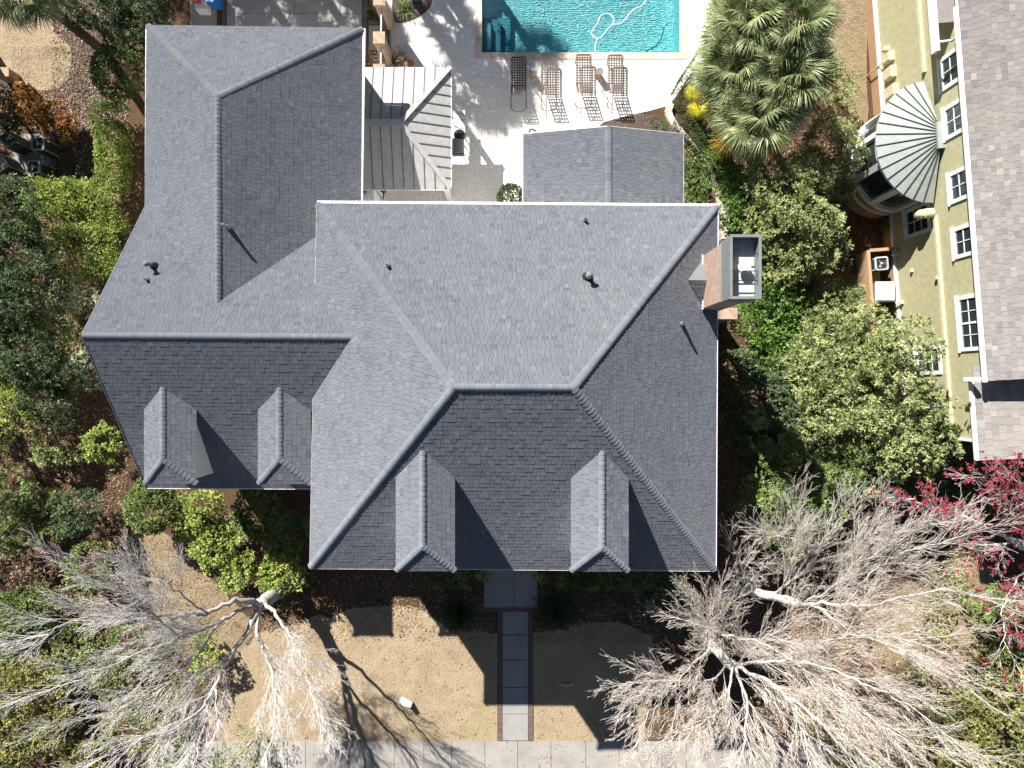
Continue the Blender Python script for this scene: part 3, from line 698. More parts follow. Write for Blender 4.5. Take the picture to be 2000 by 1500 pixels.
# roof vents
def zroof(x, y):
    best = 0
    for pl in (mN, mS, mW, mE, LS, LN, GW, GE, GN):
        n = NB(pl); p0 = Vector(pl[0]); z = p0.z-(n.x*(x-p0.x)+n.y*(y-p0.y))/n.z
        pts = [(p[0], p[1]) for p in pl]; inside = True; sg = 0
        for i in range(len(pts)):
            a, b = pts[i], pts[(i+1) % len(pts)]; cr = (b[0]-a[0])*(y-a[1])-(b[1]-a[1])*(x-a[0])
            if sg == 0: sg = 1 if cr > 0 else -1
            elif cr*sg < 0: inside = False
        if inside: best = max(best, z)
    return best
def vent(px, py, h, r, big=False, cap=False):
    z = 8.5
    for _ in range(6): q = P(px, py, z); z = zroof(q.x, q.y)
    q = P(px, py, z)
    mb = MB(); mb.lathe((q.x, q.y, z-.12), [(r, 0), (r, .12+h)]+([(r*1.7, .12+h), (r*1.7, .17+h), (r*.6, .22+h)] if cap else []), 14)
    v = mb.build('vent_pipe', M['steel'] if not big else M['lead'], house)
    mb = MB(); rr = r*(3.0 if big else 2.1)
    mb.lathe((q.x, q.y, z-.12), [(rr, 0), (rr*.85, .14), (r*1.25, .12+h*.45)], 16); mb.build('flashing', M['darkmetal'] if big else M['steel'], v)
    if not big:
        mb = MB(); mb.lathe((q.x, q.y, z+h), [(r*.7, .001), (r*.7, .006)], 12); mb.build('pipe_mouth', M['darkmetal'], v)
for a in ((445, 444, .42, .04), (289, 546, .22, .04), (758, 519, .22, .045), (1142, 431, .22, .045), (1331, 633, .3, .045)): vent(*a)
vent(1148, 542, .42, .06, True, True); vent(301, 520, .45, .05, True, True)
# white wall stub and lanterns beside the metal roof
wb = P(717, 385, 2.3)
mb = MB(); mb.box((P(703, 0, 2.3)[0], P(0, 420, 2.3)[1], -.02), (P(730, 0, 2.3)[0], P(0, 369, 2.3)[1], 2.3)); mb.build('porch_wall', M['white'], house)
for x in (710, 749):
    q = P(x, 372, 2.45); mb = MB(); mb.lathe((q.x, q.y, 2.31), [(.05, 0), (.09, .05), (.09, .2), (.12, .22), (.02, .3)], 8)
    if x > 730: mb.box((q.x-.02, q.y-.3, 2.4), (q.x+.02, q.y, 2.44))
    mb.build('lantern', M['darkmetal'], house)
# door + windows of the front (hidden from straight above, real from the side)
def front_window(x0, x1, y, z0, z1, parent=house):
    mb = MB(); mb.box((x0, y-.05, z0), (x1, y-.002, z1)); f = mb.build('window', M['white'], parent)
    mb = MB(); mb.box((x0+.09, y-.056, z0+.09), (x1-.09, y-.052, z1-.09)); mb.build('pane', M['glass'], f)
yS = SW.y+.45
for x in (-4.9, -2.9, 2.6, 4.6):
    for z in (1.0, 4.2): front_window(x-.5, x+.5, yS, z, z+1.7)
mb = MB(); mb.box((-.45, yS-.06, .05), (.55, yS-.002, 2.3)); mb.build('door', M['greymetal'], house)

# ------------------------------------------------------------------ metal roofed pavilion
pv = thing('patio_pavilion', 'patio pavilion with pale standing seam metal hip roof beside the north wing', 'pavilion', (-4, 9.3, 0))
ze = 2.7; x0, x1 = -5.45, P(880, 0, ze)[0]; y0, y1 = P(0, 369, ze)[1], P(0, 131, ze)[1]; zp = 3.4; yc = P(0, 240, zp)[1]; xp = P(782, 0, zp)[0]
fN = [(x0, y1, ze), (x1, y1, ze), (xp, yc, zp), (x0, yc, zp)]; fS = [(x0, y0, ze), (x1, y0, ze), (xp, yc, zp), (x0, yc, zp)]; fE = [(x1, y0, ze), (x1, y1, ze), (xp, yc, zp)]
mb = MB()
for f in (fN, fS, fE):
    n = NB(f); q = [Vector(p) for p in f]
    mb.solid([p-Vector((0, 0, .05)) for p in q], q) if (plane_basis(q)[0]-Vector((0, 0, 1))).length > 0 else None
pr = mb.build('roof', M['metalroof'], pv)
mb = MB()
def seam(f, a, b):  # a,b 3D on the plane
    n = NB(f); mb.bar(Vector(a)+n*.016, Vector(b)+n*.014, .018, .026, n)
sp = .373
k = x1-.19
while k > x0+.05:
    t = 0 if k <= xp else (k-xp)/(x1-xp)
    zz = zp+(ze-zp)*t
    seam(fN, (k, y1, ze), (k, yc+(y1-yc)*t, zz)); seam(fS, (k, y0, ze), (k, yc+(y0-yc)*t, zz)); k -= sp
k = y1-.3
while k > y0+.05:
    t = (k-yc)/(y1-yc) if k > yc else (yc-k)/(yc-y0)
    seam(fE, (x1, k, ze), (xp+(x1-xp)*t, k, zp+(ze-zp)*t)); k -= sp
mb.build('standing_seam', M['metalseam'], pr)
mb = MB()
def capbar(a, b, w=.17):
    mb.bar(Vector(a)+Vector((0, 0, .045)), Vector(b)+Vector((0, 0, .045)), w, .035)
capbar((x1, y1, ze), (xp, yc, zp)); capbar((x1, y0, ze), (xp, yc, zp)); capbar((x0, yc, zp+.002), (xp+.04, yc, zp+.002), .24)
mb.build('ridge_cap', M['metalroof'], pr)
for (px_, py_) in ((x1-.25, y0+.3), (x1-.25, y1-.3), (x0+.3, y0+.3), (x0+.3, y1-.3)):
    mb = MB(); mb.box((px_-.09, py_-.09, .0), (px_+.09, py_+.09, ze-.05)); mb.build('post', M['white'], pv)
mb = MB(); mb.box((x0, y0-.04, ze-.1), (x1+.04, y0-.004, ze-.01)); mb.box((x1+.004, y0, ze-.1), (x1+.04, y1, ze-.01)); mb.build('fascia', M['fascia'], pv)

# ------------------------------------------------------------------ green neighbour house
nb = thing('olive_house', 'olive green stucco house with tan shingle roof and white trimmed windows', 'house', (15, 6, 0))
NO = Vector((14.17, 14.57, 0)); Nd = Vector((1.04, -13.37, 0)).normalized(); Nn = Vector((Nd.y, -Nd.x, 0)); Nn = Nn if Nn.x < 0 else -Nn
def N3(s, o, z): return NO+Nd*s+Nn*o+Vector((0, 0, z))
def nbox(mb, s0, s1, o0, o1, z0, z1):
    mb.solid([N3(s0, o0, z0), N3(s0, o1, z0), N3(s1, o1, z0), N3(s1, o0, z0)], [N3(s0, o0, z1), N3(s0, o1, z1), N3(s1, o1, z1), N3(s1, o0, z1)])
def sY(y): return (14.57-y)/.997
SEND = sY(-1.85)
mb = MB(); nbox(mb, -6, sY(.25), -9, 0, .8, 5.9); nbox(mb, sY(.25)+.001, SEND, -9, 0, .8, 5.36); mb.build('wall', M['wallgreen'], nb)
mb = MB(); nbox(mb, -6, SEND, -9, -.03, -.05, .8); mb.build('foundation', M['foundation'], nb)
mb = MB(); nbox(mb, -6, SEND, -.02, .1, .80, .92); mb.build('water_table', M['white'], nb)
for a_, b_ in ((-6, sY(10.9)), (sY(5.9), SEND)): mb = MB(); nbox(mb, a_, b_, .002, .11, 3.6, 3.72); mb.build('belt_course', M['greentrim'], nb)
mb = MB(); nbox(mb, -6, SEND+.02, -.4, .0, 5.35, 5.88) if False else None
nbox(mb, SEND+.002, SEND+.08, -3, .06, .9, 5.5); mb.build('corner_board', M['white'], nb)
# roofs: upper up to Y~.2, lower beyond
se = sY(.12)
EU = [N3(-6, .36, 6.2), N3(se, .36, 6.2), N3(se, -9, 9.6), N3(-6, -9, 9.6)]
mb = MB(); shingle_plane(mb, EU, expo=.165, wmin=.14, wmax=.26, t0=.004); nr_ = mb.build('roof', M['tan_shingle'], nb)
se2 = sY(-2.45)
EL = [N3(se-.5, .32, 5.45), N3(se2, .32, 5.45), N3(se2, -9, 8.1), N3(se-.5, -9, 8.1)]
mb = MB(); shingle_plane(mb, EL, expo=.2, wmin=.18, wmax=.32, t0=.004); mb.build('roof', M['tan_shingle'], nb)
mb = MB(); mb.solid([N3(se-.25, .1, 5.4), N3(se-.25, -9, 5.4), N3(se-.1, -9, 5.4), N3(se-.1, .1, 5.4)], [N3(se-.25, .1, 6.1), N3(se-.25, -9, 9.4), N3(se-.1, -9, 9.4), N3(se-.1, .1, 6.1)]); mb.build('gable', M['wallgreen'], nb)
mb = MB(); nbox(mb, sY(11.9), se+.03, .365, .47, 6.08, 6.19); nbox(mb, se, se2, .325, .43, 5.33, 5.44)
nbox(mb, -6, se, .0, .36, 6.05, 6.1); nbox(mb, -6, sY(10.85), .6, .72, 5.2, 5.5); nbox(mb, se-.14, se-.02, .47, .62, 5.4, 6.05)
mb.build('gutter', M['white'], nb)
mb = MB(); nbox(mb, -6, sY(11.75), .0, .6, 5.42, 5.46); mb.build('lower_roof', M['tan_shingle'], nb)
mb = MB(); mb.tube([N3(sY(11.2), .66, 5.3), N3(sY(11.0), .4, 5.8), N3(sY(10.98), .4, 6.05)], .045, 10); nbox(mb, sY(11.75), sY(11.7), .6, 1.0, 5.6, 5.66) if False else None
mb.build('downspout', M['lightgrey'], nb)
def window_on_wall(y0, y1, z0, z1, cols, rows, rise=True, sashes=1):
    s0, s1 = sY(y0), sY(y1); mb = MB(); tr = .13
    nbox(mb, s0, s1, .003, .05, z0, z0+tr); nbox(mb, s0, s1, .003, .05, z1-tr, z1); nbox(mb, s0, s0+tr, .003, .05, z0+tr, z1-tr); nbox(mb, s1-tr, s1, .003, .05, z0+tr, z1-tr)
    nbox(mb, s0-.04, s1+.04, .003, .09, z0-.05, z0-.002)
    f = mb.build('window', M['white'], nb)
    mb = MB(); nbox(mb, s0+tr, s1-tr, .003, .008, z0+tr, z1-tr); mb.build('pane', M['glass'], f)
    mb = MB(); a0, a1, c0, c1 = s0+tr+.002, s1-tr-.002, z0+tr+.002, z1-tr-.002
    for k in range(1, cols*sashes): s_ = a0+(a1-a0)*k/(cols*sashes); w = .035 if (sashes > 1 and k % cols == 0) else .014; nbox(mb, s_-w, s_+w, .009, .03 if w < .02 else .035, c0, c1)
    for k in range(1, rows): z_ = c0+(c1-c0)*k/rows; nbox(mb, a0, a1, .009, .026, z_-.014, z_+.014)
    mb.build('muntin', M['white'], f)
for y0_, y1_ in ((10.95, 9.85), (9.3, 8.2), (7.1, 6.05), (5.25, 4.2)): window_on_wall(y0_, y1_, 4.5, 5.95, 2, 3)
window_on_wall(2.95, 1.1, 4.45, 5.95, 2, 3, sashes=2)
for y0_, y1_ in ((6.52, 5.45), (1.40, .35), (-.70, -1.6)): window_on_wall(y0_, y1_, 1.75, 3.3, 2, 3)
# bay with half conical metal roof
by = 8.45; bs = sY(by); R1, R2 = 2.12, 1.8
def arc(r, z, n=20, a0=0, a1=math.pi, ro=None):
    return [N3(bs-math.cos(a0+(a1-a0)*k/n)*r, .12+math.sin(a0+(a1-a0)*k/n)*(ro or r*.87), z) for k in range(n+1)]
mb = MB(); a = arc(R2, -.05); b = arc(R2, .75); mb.solid([N3(bs+R2, 0, -.05)]+a[::-1]+[N3(bs-R2, 0, -.05)], [N3(bs+R2, 0, .75)]+b[::-1]+[N3(bs-R2, 0, .75)]) if False else None
def half_drum(mb, r, z0, z1):
    a, b = arc(r, z0), arc(r, z1); c0, c1 = N3(bs, .01, z0), N3(bs, .01, z1)
    for i in range(len(a)-1):
        mb.face([a[i], a[i+1], b[i+1], b[i]]); mb.face([c1, b[i], b[i+1]])
mb = MB(); half_drum(mb, R2, -.05, 1.35); bay = mb.build('bay', M['foundation'], nb)
for r_, a_, b_ in ((R2+.07, .8, .9), (R2+.1, 1.35, 1.5), (R2+.05, 3.2, 3.62)): mb = MB(); half_drum(mb, r_, a_, b_); mb.build('bay_trim', M['white'], bay)
mb = MB(); half_drum(mb, R2-.06, 1.49, 3.21); mb.build('bay_glass', M['glass'], bay)
for k in range(6):
    mb = MB(); t = math.pi*(k)/5; p = N3(bs-math.cos(t)*R2, .12+math.sin(t)*R2*.87, 0); mb.bar((p.x, p.y, 1.5), (p.x, p.y, 3.2), .22, .14, Vector((p-N3(bs, 0, 0)).normalized())); mb.build('mullion', M['white'], bay)
mb = MB(); zr0, zr1 = 3.72, 4.35; ar = arc(R1, zr0, 16, ro=R1*.87); capr = arc(.42, zr1, 16, ro=.1)
for i in range(16):
    mb.face([ar[i], ar[i+1], capr[i+1], capr[i]]); lo = [p-Vector((0, 0, .07)) for p in (ar[i], ar[i+1])]; mb.face([lo[0], lo[1], ar[i+1], ar[i]]); mb.face([N3(bs, 0, zr0-.07), lo[1], lo[0]])
mb.face([p+Vector((0, 0, .0)) for p in capr]); br = mb.build('bay_roof', M['zinc'], bay)
mb = MB()
for i in range(1, 16): n = Vector((0, 0, 1)); mb.bar(ar[i]+n*.02, capr[i]+n*.02, .022, .035, n)
mb.build('roof_seam', M['seam'], bay)
mb = MB(); nbox(mb, bs-.45, bs+.45, .003, .24, zr1-.02, zr1+.1); mb.build('roof_flashing', M['zinc'], bay)
# fittings on the wall
def nthing(name, label, cat, s, z, group=None): return thing(name, label, cat, N3(s, .1, z), group)
for i, (y, w, h, lab) in enumerate(((12.75, .16, .22, 'small olive junction box, topmost of the fittings on the green wall'), (12.35, .34, .5, 'olive meter box below the small junction box on the green wall'), (11.75, .42, .55, 'middle olive electrical box of the row on the green wall'), (11.05, .42, .62, 'large olive electrical box nearest the bay roof'))):
    s = sY(y); t_ = nthing('utility_box', lab, 'utility box', s, 1.2, 'utility boxes on the green wall')
    mb = MB(); nbox(mb, s-w/2, s+w/2, .003, .2, 1.35, 1.35+h); bx = mb.build('box', M['greentrim'], t_)
    mb = MB(); nbox(mb, s-w/2+.03, s+w/2-.03, .201, .215, 1.38, 1.32+h); mb.build('cover', M['greentrim'], bx)
    if i in (1,): mb = MB(); mb.tube([N3(s, .12, -.0), N3(s, .12, 1.36)], .025, 8); mb.build('conduit', M['greentrim'], t_)
s = sY(5.55-.35); s = sY(6.05); 
t_ = nthing('wall_hood', 'pale green twin dome exhaust hood above the lower window near the bay', 'vent hood', sY(6.0), 3.2)
s = sY(6.0); mb = MB(); mb.tube([N3(s, .12, 3.62), N3(s, .40, 3.62)], [.17, .17], 14); mb.build('drum', M['greentrim'], t_)
mb = MB(); c = N3(s, .46, 3.55); mb.lathe(c, [(.05, -.28), (.14, -.22), (.17, -.05), (.15, .08), (.1, .15), (.02, .18)], 14); mb.build('dome', M['greentrim'], t_)
for y in (5.0, 3.15, 1.3):
    s = sY(y); t_ = nthing('wall_spigot', {5.0: 'small olive wall disconnect above the northmost air conditioner', 3.15: 'small olive wall disconnect beside the middle air conditioner', 1.3: 'small olive wall disconnect at the south end of the timber enclosure'}[y], 'wall fitting', s, 1.0, 'small fittings above the white sill')
    mb = MB(); nbox(mb, s-.06, s+.06, .003, .14, 1.05, 1.2); mb.build('body', M['greentrim'], t_); mb = MB(); mb.lathe(N3(s, .2, 1.0), [(.03, 0), (.05, .03), (.05, .1), (.02, .12)], 10); mb.build('cap', M['white'], t_)
s = sY(4.25); t_ = nthing('wall_vent', 'tiny olive square vent alone on the green wall', 'wall vent', s, 1.9); mb = MB(); nbox(mb, s-.06, s+.06, .003, .1, 1.9, 2.0); mb.build('hood', M['greentrim'], t_)
s = sY(3.75); t_ = nthing('wall_vent', 'tiny olive bracket tucked under the belt course', 'wall vent', s, 3.4); mb = MB(); nbox(mb, s-.06, s+.06, .003, .12, 3.42, 3.55); mb.build('hood', M['greentrim'], t_)
# timber enclosure
enc = thing('timber_enclosure', 'open topped tan timber enclosure round three air conditioners', 'enclosure', N3(sY(3.4), .6, 0))
s0, s1 = sY(5.25), sY(1.55); ow = 1.12
def board(a, b, o0, o1, nm='fence_panel'):
    mb = MB()
    if abs(o0-o1) < 1e-3:
        nbox(mb, a, b, o0-.02, o0+.02, .05, .98); nbox(mb, a, b, o0-.06, o0+.06, .985, 1.03)
    else:
        nbox(mb, a-.02, a+.02, o0, o1, .05, .98); nbox(mb, a-.06, a+.06, o0, o1-.061, .985, 1.03)
    mb.build(nm, M['wood'], enc)
board(s0, s1, ow, ow); board(s0, s0, .12, ow); board(s1, s1, .12, ow)
mb = MB(); nbox(mb, s0+.03, s1-.03, .35, ow-.03, .2, .26); mb.build('platform', M['deckwood'], enc)

# ------------------------------------------------------------------ air conditioners
def ac_unit(name, label, group, w, h, rim, body, big_lid=False):
    t = bpy.data.objects.new(name, None); COL.objects.link(t); tag(t, label, 'air conditioner', group); ORG[t.name] = Vector((0, 0, 0))
    def rr(w_, r_, z, n=5):
        out = []
        for cx, cy, a0 in ((1, 1, 0), (-1, 1, 90), (-1, -1, 180), (1, -1, 270)):
            for k in range(n+1):
                a = math.radians(a0+90*k/n); out.append((cx*(w_/2-r_)+math.cos(a)*r_, cy*(w_/2-r_)+math.sin(a)*r_, z))
        return out
    r_ = w*.17
    mb = MB(); mb.solid(rr(w*.93, r_, 0), rr(w*.93, r_, h-.05)); mb.build('body', M[body], t)
    mb = MB(); a, b, c, d = rr(w, r_, h-.05), rr(w, r_, h), rr(w*.8, r_*.85, h+.01), rr(w*.78, r_*.8, h-.06)
    for p, q in ((a, b), (b, c), (c, d)):
        for i in range(len(a)): j = (i+1) % len(a); mb.face([p[i], p[j], q[j], q[i]])
    mb.build('top_rim', M[rim], t)
    mb = MB(); mb.face(rr(w*.8, r_*.85, h-.055)); mb.build('fan_well', M['darkmetal'], t)
    mb = MB()
    for k in range(3):
        a = k*2.094; mb.bar((math.cos(a)*.04, math.sin(a)*.04, h-.04), (math.cos(a)*w*.33, math.sin(a)*w*.33, h-.035), .11, .01, (math.sin(a)*.4, -math.cos(a)*.4, .9))
    mb.build('fan_blade', M['greymetal'], t)
    mb = MB()
    for k in range(5): rad = w*.09*(k+.4); mb.tube([(rad*math.cos(x*.3927), rad*math.sin(x*.3927), h-.005) for x in range(17)], .003, 4, False)
    for k in range(8): a = k*.785; mb.bar((0, 0, h-.002), (math.cos(a)*w*.38, math.sin(a)*w*.38, h-.002), .005, .005)
    mb.build('fan_guard', M['darkmetal'], t)
    mb = MB(); mb.lathe((0, 0, h-.02), [(.05, 0), (.05, .02), (.01, .035)], 12); mb.build('hub', M['lightgrey'], t)
    for sx, sy in ((1, 1), (1, -1), (-1, 1), (-1, -1)):
        mb = MB(); q = (w*.93/2-r_*.3)*1.0; mb.box((sx*q-.025, sy*q-.025, 0), (sx*q+.025, sy*q+.025, h-.052)); mb.build('corner_post', M[rim], t)
    return t
AG = 'air conditioners on the dark pad at the left edge'
ac = ac_unit('air_conditioner', 'air conditioner nearest the orange shrubs, right of its pair', AG, .5, 1.05, 'ac_rim', 'ac_body')
specs = [(74, 281, .02, 1.0, None), (66, 326, .0, 1.0, 'air conditioner in front of the clipped green hedge, below another'), (14, 272, .55, 1.05, 'tilted air conditioner touching the left photo edge under dark leaves'), (-5, 320, .65, 1.35, 'largest air conditioner cut off by the left photo edge')]
for i, (x, y, rz, scl, lab) in enumerate(specs):
    o = ac if i == 0 else copy_tree(ac)
    q = P(x, y, 1.05); o.location = (q.x, q.y, .03); o.rotation_euler = (0, 0, rz); o.scale = (scl, scl, 1.0)
    if lab: o['label'] = lab
AG2 = 'air conditioners in the timber enclosure'
ac2 = ac_unit('air_conditioner', 'dark fan air conditioner at the top of the timber enclosure', AG2, .55, .72, 'lightgrey', 'ac_body')
for i, (y, o_, scl, lab) in enumerate(((4.72, .62, .95, None), (2.2, .60, 1.25, 'round topped air conditioner half hidden by leaves in the enclosure'))):
    o = ac2 if i == 0 else copy_tree(ac2)
    q = N3(sY(y), o_, .265); o.location = q; o.rotation_euler = (0, 0, math.radians(4.4)); o.scale = (scl, scl, 1)
    if lab: o['label'] = lab
t_ = thing('equipment_cover', 'plain pale grey square lidded unit in the middle of the enclosure', 'air conditioner', N3(sY(3.62), .6, .265))
mb = MB(); c = N3(sY(3.62), .6, 0); mb.box((c.x-.36, c.y-.36, .265), (c.x+.36, c.y+.36, 1.02)); mb.build('body', M['greymetal'], t_)
mb = MB(); mb.solid([(c.x-.39, c.y-.39, 1.025), (c.x+.39, c.y-.39, 1.025), (c.x+.39, c.y+.39, 1.025), (c.x-.39, c.y+.39, 1.025)], [(c.x-.34, c.y-.34, 1.09), (c.x+.34, c.y-.34, 1.09), (c.x+.34, c.y+.34, 1.09), (c.x-.34, c.y+.34, 1.09)]); mb.build('lid', M['lightgrey'], t_)

# ------------------------------------------------------------------ pool furniture
def make_lounger():
    t = bpy.data.objects.new('sun_lounger', None); COL.objects.link(t); ORG[t.name] = Vector((0, 0, 0))
    W, hs = .60, .34; yN, yH, yT, zT = .95, -.18, -.72, .80      # foot end, hinge, back top
    def lattice(a, b, n, nl=6):   # a: (y,z) start, b: end
        mb = MB(); d = Vector((0, b[0]-a[0], b[1]-a[1])); nrm = Vector((1, 0, 0)).cross(d.normalized())
        for i in range(nl): x = -W/2+.05+(W-.1)*i/(nl-1); mb.bar((x, a[0], a[1]), (x, b[0], b[1]), .042, .004, nrm)
        for k in range(n+1): f = k/n; y = a[0]+d.y*f; z = a[1]+d.z*f+.004; mb.bar((-W/2+.02, y, z), (W/2-.02, y, z), .042, .004, nrm)
        return mb
    lattice((yN-.04, hs), (yH, hs), 11).build('seat', M['bronze'], t)
    lattice((yH-.05, hs+.04), (yT, zT), 7).build('backrest', M['bronze'], t)
    mb = MB(); r = .016
    fr = [(-W/2, yH-.9, hs-.02), (-W/2, yN-.06, hs), (-W/2+.06, yN, hs), (W/2-.06, yN, hs), (W/2, yN-.06, hs), (W/2, yH-.9, hs-.02)]
    mb.tube(fr, r, 6); mb.tube([(-W/2, yH-.9, hs-.02), (-W/2+.14, yH-1.02, hs-.02), (W/2-.14, yH-1.02, hs-.02), (W/2, yH-.9, hs-.02)], r, 6)
    mb.build('frame', M['bronze'], t)
    mb = MB(); mb.tube([(-W/2+.02, yH, hs+.02), (-W/2+.02, yT-.01, zT-.03), (-W/2+.07, yT-.04, zT+.03), (W/2-.07, yT-.04, zT+.03), (W/2-.02, yT-.01, zT-.03), (W/2-.02, yH, hs+.02)], .013, 6); mb.build('back_frame', M['bronze'], t)
    mb = MB(); mb.tube([(-W/2+.05, yT+.25, zT-.17), (-W/2+.05, yT+.1, hs)], .01, 6); mb.tube([(W/2-.05, yT+.25, zT-.17), (W/2-.05, yT+.1, hs)], .01, 6); mb.build('back_strut', M['bronze'], t)
    for sx in (-1, 1):
        for y in (yN-.2, yH-.75):
            mb = MB(); mb.tube([(sx*W/2, y, hs), (sx*(W/2+.01), y, .02)], .016, 6); mb.build('leg', M['bronze'], t)
    return t
ln = make_lounger()
labs = ['brown strapped sun lounger furthest left, in palm shade', 'strapped sun lounger right of the shaded one', 'strapped sun lounger left of the pale table near the hose', 'brown strapped sun lounger furthest right by the pool']
for i, (px_, py_) in enumerate(((1013, 158), (1072, 157), (1140, 153), (1202, 154))):
    o = ln if i == 0 else copy_tree(ln)
    q = P(px_, py_, .34); o.location = (q.x, q.y-.0, Z2+.001); tag(o, labs[i], 'sun lounger', 'sun loungers along the pool edge')
def drum(px, py, lab):
    q = P(px, py, 0); t = thing('drum_table', lab, 'side table', (q.x, q.y, Z2), 'drum tables between the loungers')
    mb = MB(); mb.lathe((q.x, q.y, Z2), [(.125, 0), (.14, .08), (.14, .38), (.12, .42)], 24); mb.build('base', M['terracotta'], t)
    mb = MB(); mb.lathe((q.x, q.y, Z2+.425), [(.15, 0), (.152, .03), (.145, .035)], 24); mb.build('top', M['greymetal'], t)
drum(1041, 150, 'grey topped drum table beside the shaded lounger'); drum(1169, 149, 'grey topped drum table between the two right loungers')
def stand(px, py, lab):
    q = P(px, py, 0); t = thing('umbrella_base', lab, 'umbrella base', (q.x, q.y, Z2), 'umbrella bases between the loungers')
    mb = MB(); mb.lathe((q.x, q.y, Z2), [(.19, 0), (.19, .02), (.16, .03), (.03, .045)], 28); mb.build('disc', M['white'], t)
    mb = MB(); mb.tube([(q.x, q.y, .04), (q.x, q.y, .72)], .018, 8); mb.build('post', M['greymetal'], t)
stand(1042, 172, 'white umbrella base below the left drum table'); stand(1171, 171, 'white umbrella base below the right drum table')
# barbecue area
g = P(895, 288, .8); t_ = thing('barrel_smoker', 'dark grey barrel smoker beside the metal roof', 'barbecue', (g.x, g.y, Z2))
mb = MB(); mb.tube([(g.x, g.y-.28, .85), (g.x, g.y+.25, .85)], .24, 20); mb.build('barrel', M['greymetal'], t_)
mb = MB(); mb.tube([(g.x-.25, g.y-.34, .86), (g.x-.2, g.y-.36, .9), (g.x+.24, g.y-.36, .9), (g.x+.3, g.y-.32, .86)], .02, 6); mb.tube([(g.x-.22, g.y+.3, .9), (g.x+.24, g.y+.3, .9)], .03, 6); mb.tube([(g.x-.24, g.y-.29, .95), (g.x+.24, g.y-.29, .95)], .03, 6); mb.build('handle', M['darkmetal'], t_)
for sx in (-1, 1):
    for sy in (-1, 1):
        mb = MB(); mb.tube([(g.x+sx*.15, g.y+sy*.2, .7), (g.x+sx*.24, g.y+sy*.28, Z2)], .018, 6); mb.build('leg', M['darkmetal'], t_)
g = P(897, 262, .9); t_ = thing('kettle_grill', 'small black kettle grill next to the barrel smoker', 'barbecue', (g.x, g.y, Z2))
mb = MB(); mb.lathe((g.x, g.y, .6), [(.05, 0), (.18, .08), (.23, .22), (.2, .3), (.1, .37), (.02, .39)], 20); mb.build('bowl', M['darkmetal'], t_)
for k in range(3):
    a = k*2.09; mb = MB(); mb.tube([(g.x+.1*math.cos(a), g.y+.1*math.sin(a), .68), (g.x+.25*math.cos(a), g.y+.25*math.sin(a), Z2)], .014, 6); mb.build('leg', M['darkmetal'], t_)
mb = MB(); mb.tube([(g.x-.1, g.y+.02, .98), (g.x-.08, g.y+.02, 1.05), (g.x+.08, g.y+.02, 1.05), (g.x+.1, g.y+.02, .98)], .014, 6); mb.build('handle', M['steel'], t_)
g = P(896, 236, .85); t_ = thing('prep_table', 'white topped wheeled prep table with wire rack beside the metal roof', 'table', (g.x, g.y, Z2))
mb = MB(); mb.box((g.x-.2, g.y-.45, .82), (g.x+.24, g.y+.4, .86)); mb.build('tabletop', M['white'], t_)
for sx in (-.17, .2):
    for sy in (-.4, .35): mb = MB(); mb.tube([(g.x+sx, g.y+sy, Z2), (g.x+sx, g.y+sy, .82)], .015, 6); mb.build('leg', M['greymetal'], t_)
mb = MB()
for dy in (-.28, -.2, .05, .28): mb.tube(spline([(g.x-.2, g.y+dy+.08, .9), (g.x-.08, g.y+dy, .92), (g.x+.1, g.y+dy-.05, .92), (g.x+.2, g.y+dy-.04, .9)], 5), .012, 5)
mb.build('wire_rack', M['darkmetal'], t_)
g = P(884, 222, .6); t_ = thing('patio_stool', 'round grey stool at the pavilion corner', 'stool', (g.x, g.y, Z2))
mb = MB(); mb.lathe((g.x, g.y, .55), [(.16, 0), (.18, .03), (.16, .06)], 20); mb.build('seat', M['greymetal'], t_)
mb = MB()
for k in range(3): a = k*2.09+.4; mb.tube([(g.x+.1*math.cos(a), g.y+.1*math.sin(a), .55), (g.x+.17*math.cos(a), g.y+.17*math.sin(a), Z2)], .013, 6)
mb.build('legs', M['darkmetal'], t_)
# hook at the extension roof
q = P(1037, 258, 3.6); t_ = thing('plant_hook', 'black curled shepherd hook at the corner of the low north roof', 'hook', (q.x, q.y, Z2))
mb = MB(); mb.tube(spline([(q.x-.1, q.y, Z2), (q.x-.1, q.y, 2.6), (q.x-.08, q.y+.05, 3.3), (q.x+.02, q.y+.12, 3.55), (q.x+.18, q.y+.06, 3.5)], 6), .03, 6); mb.build('pole', M['darkmetal'], t_)

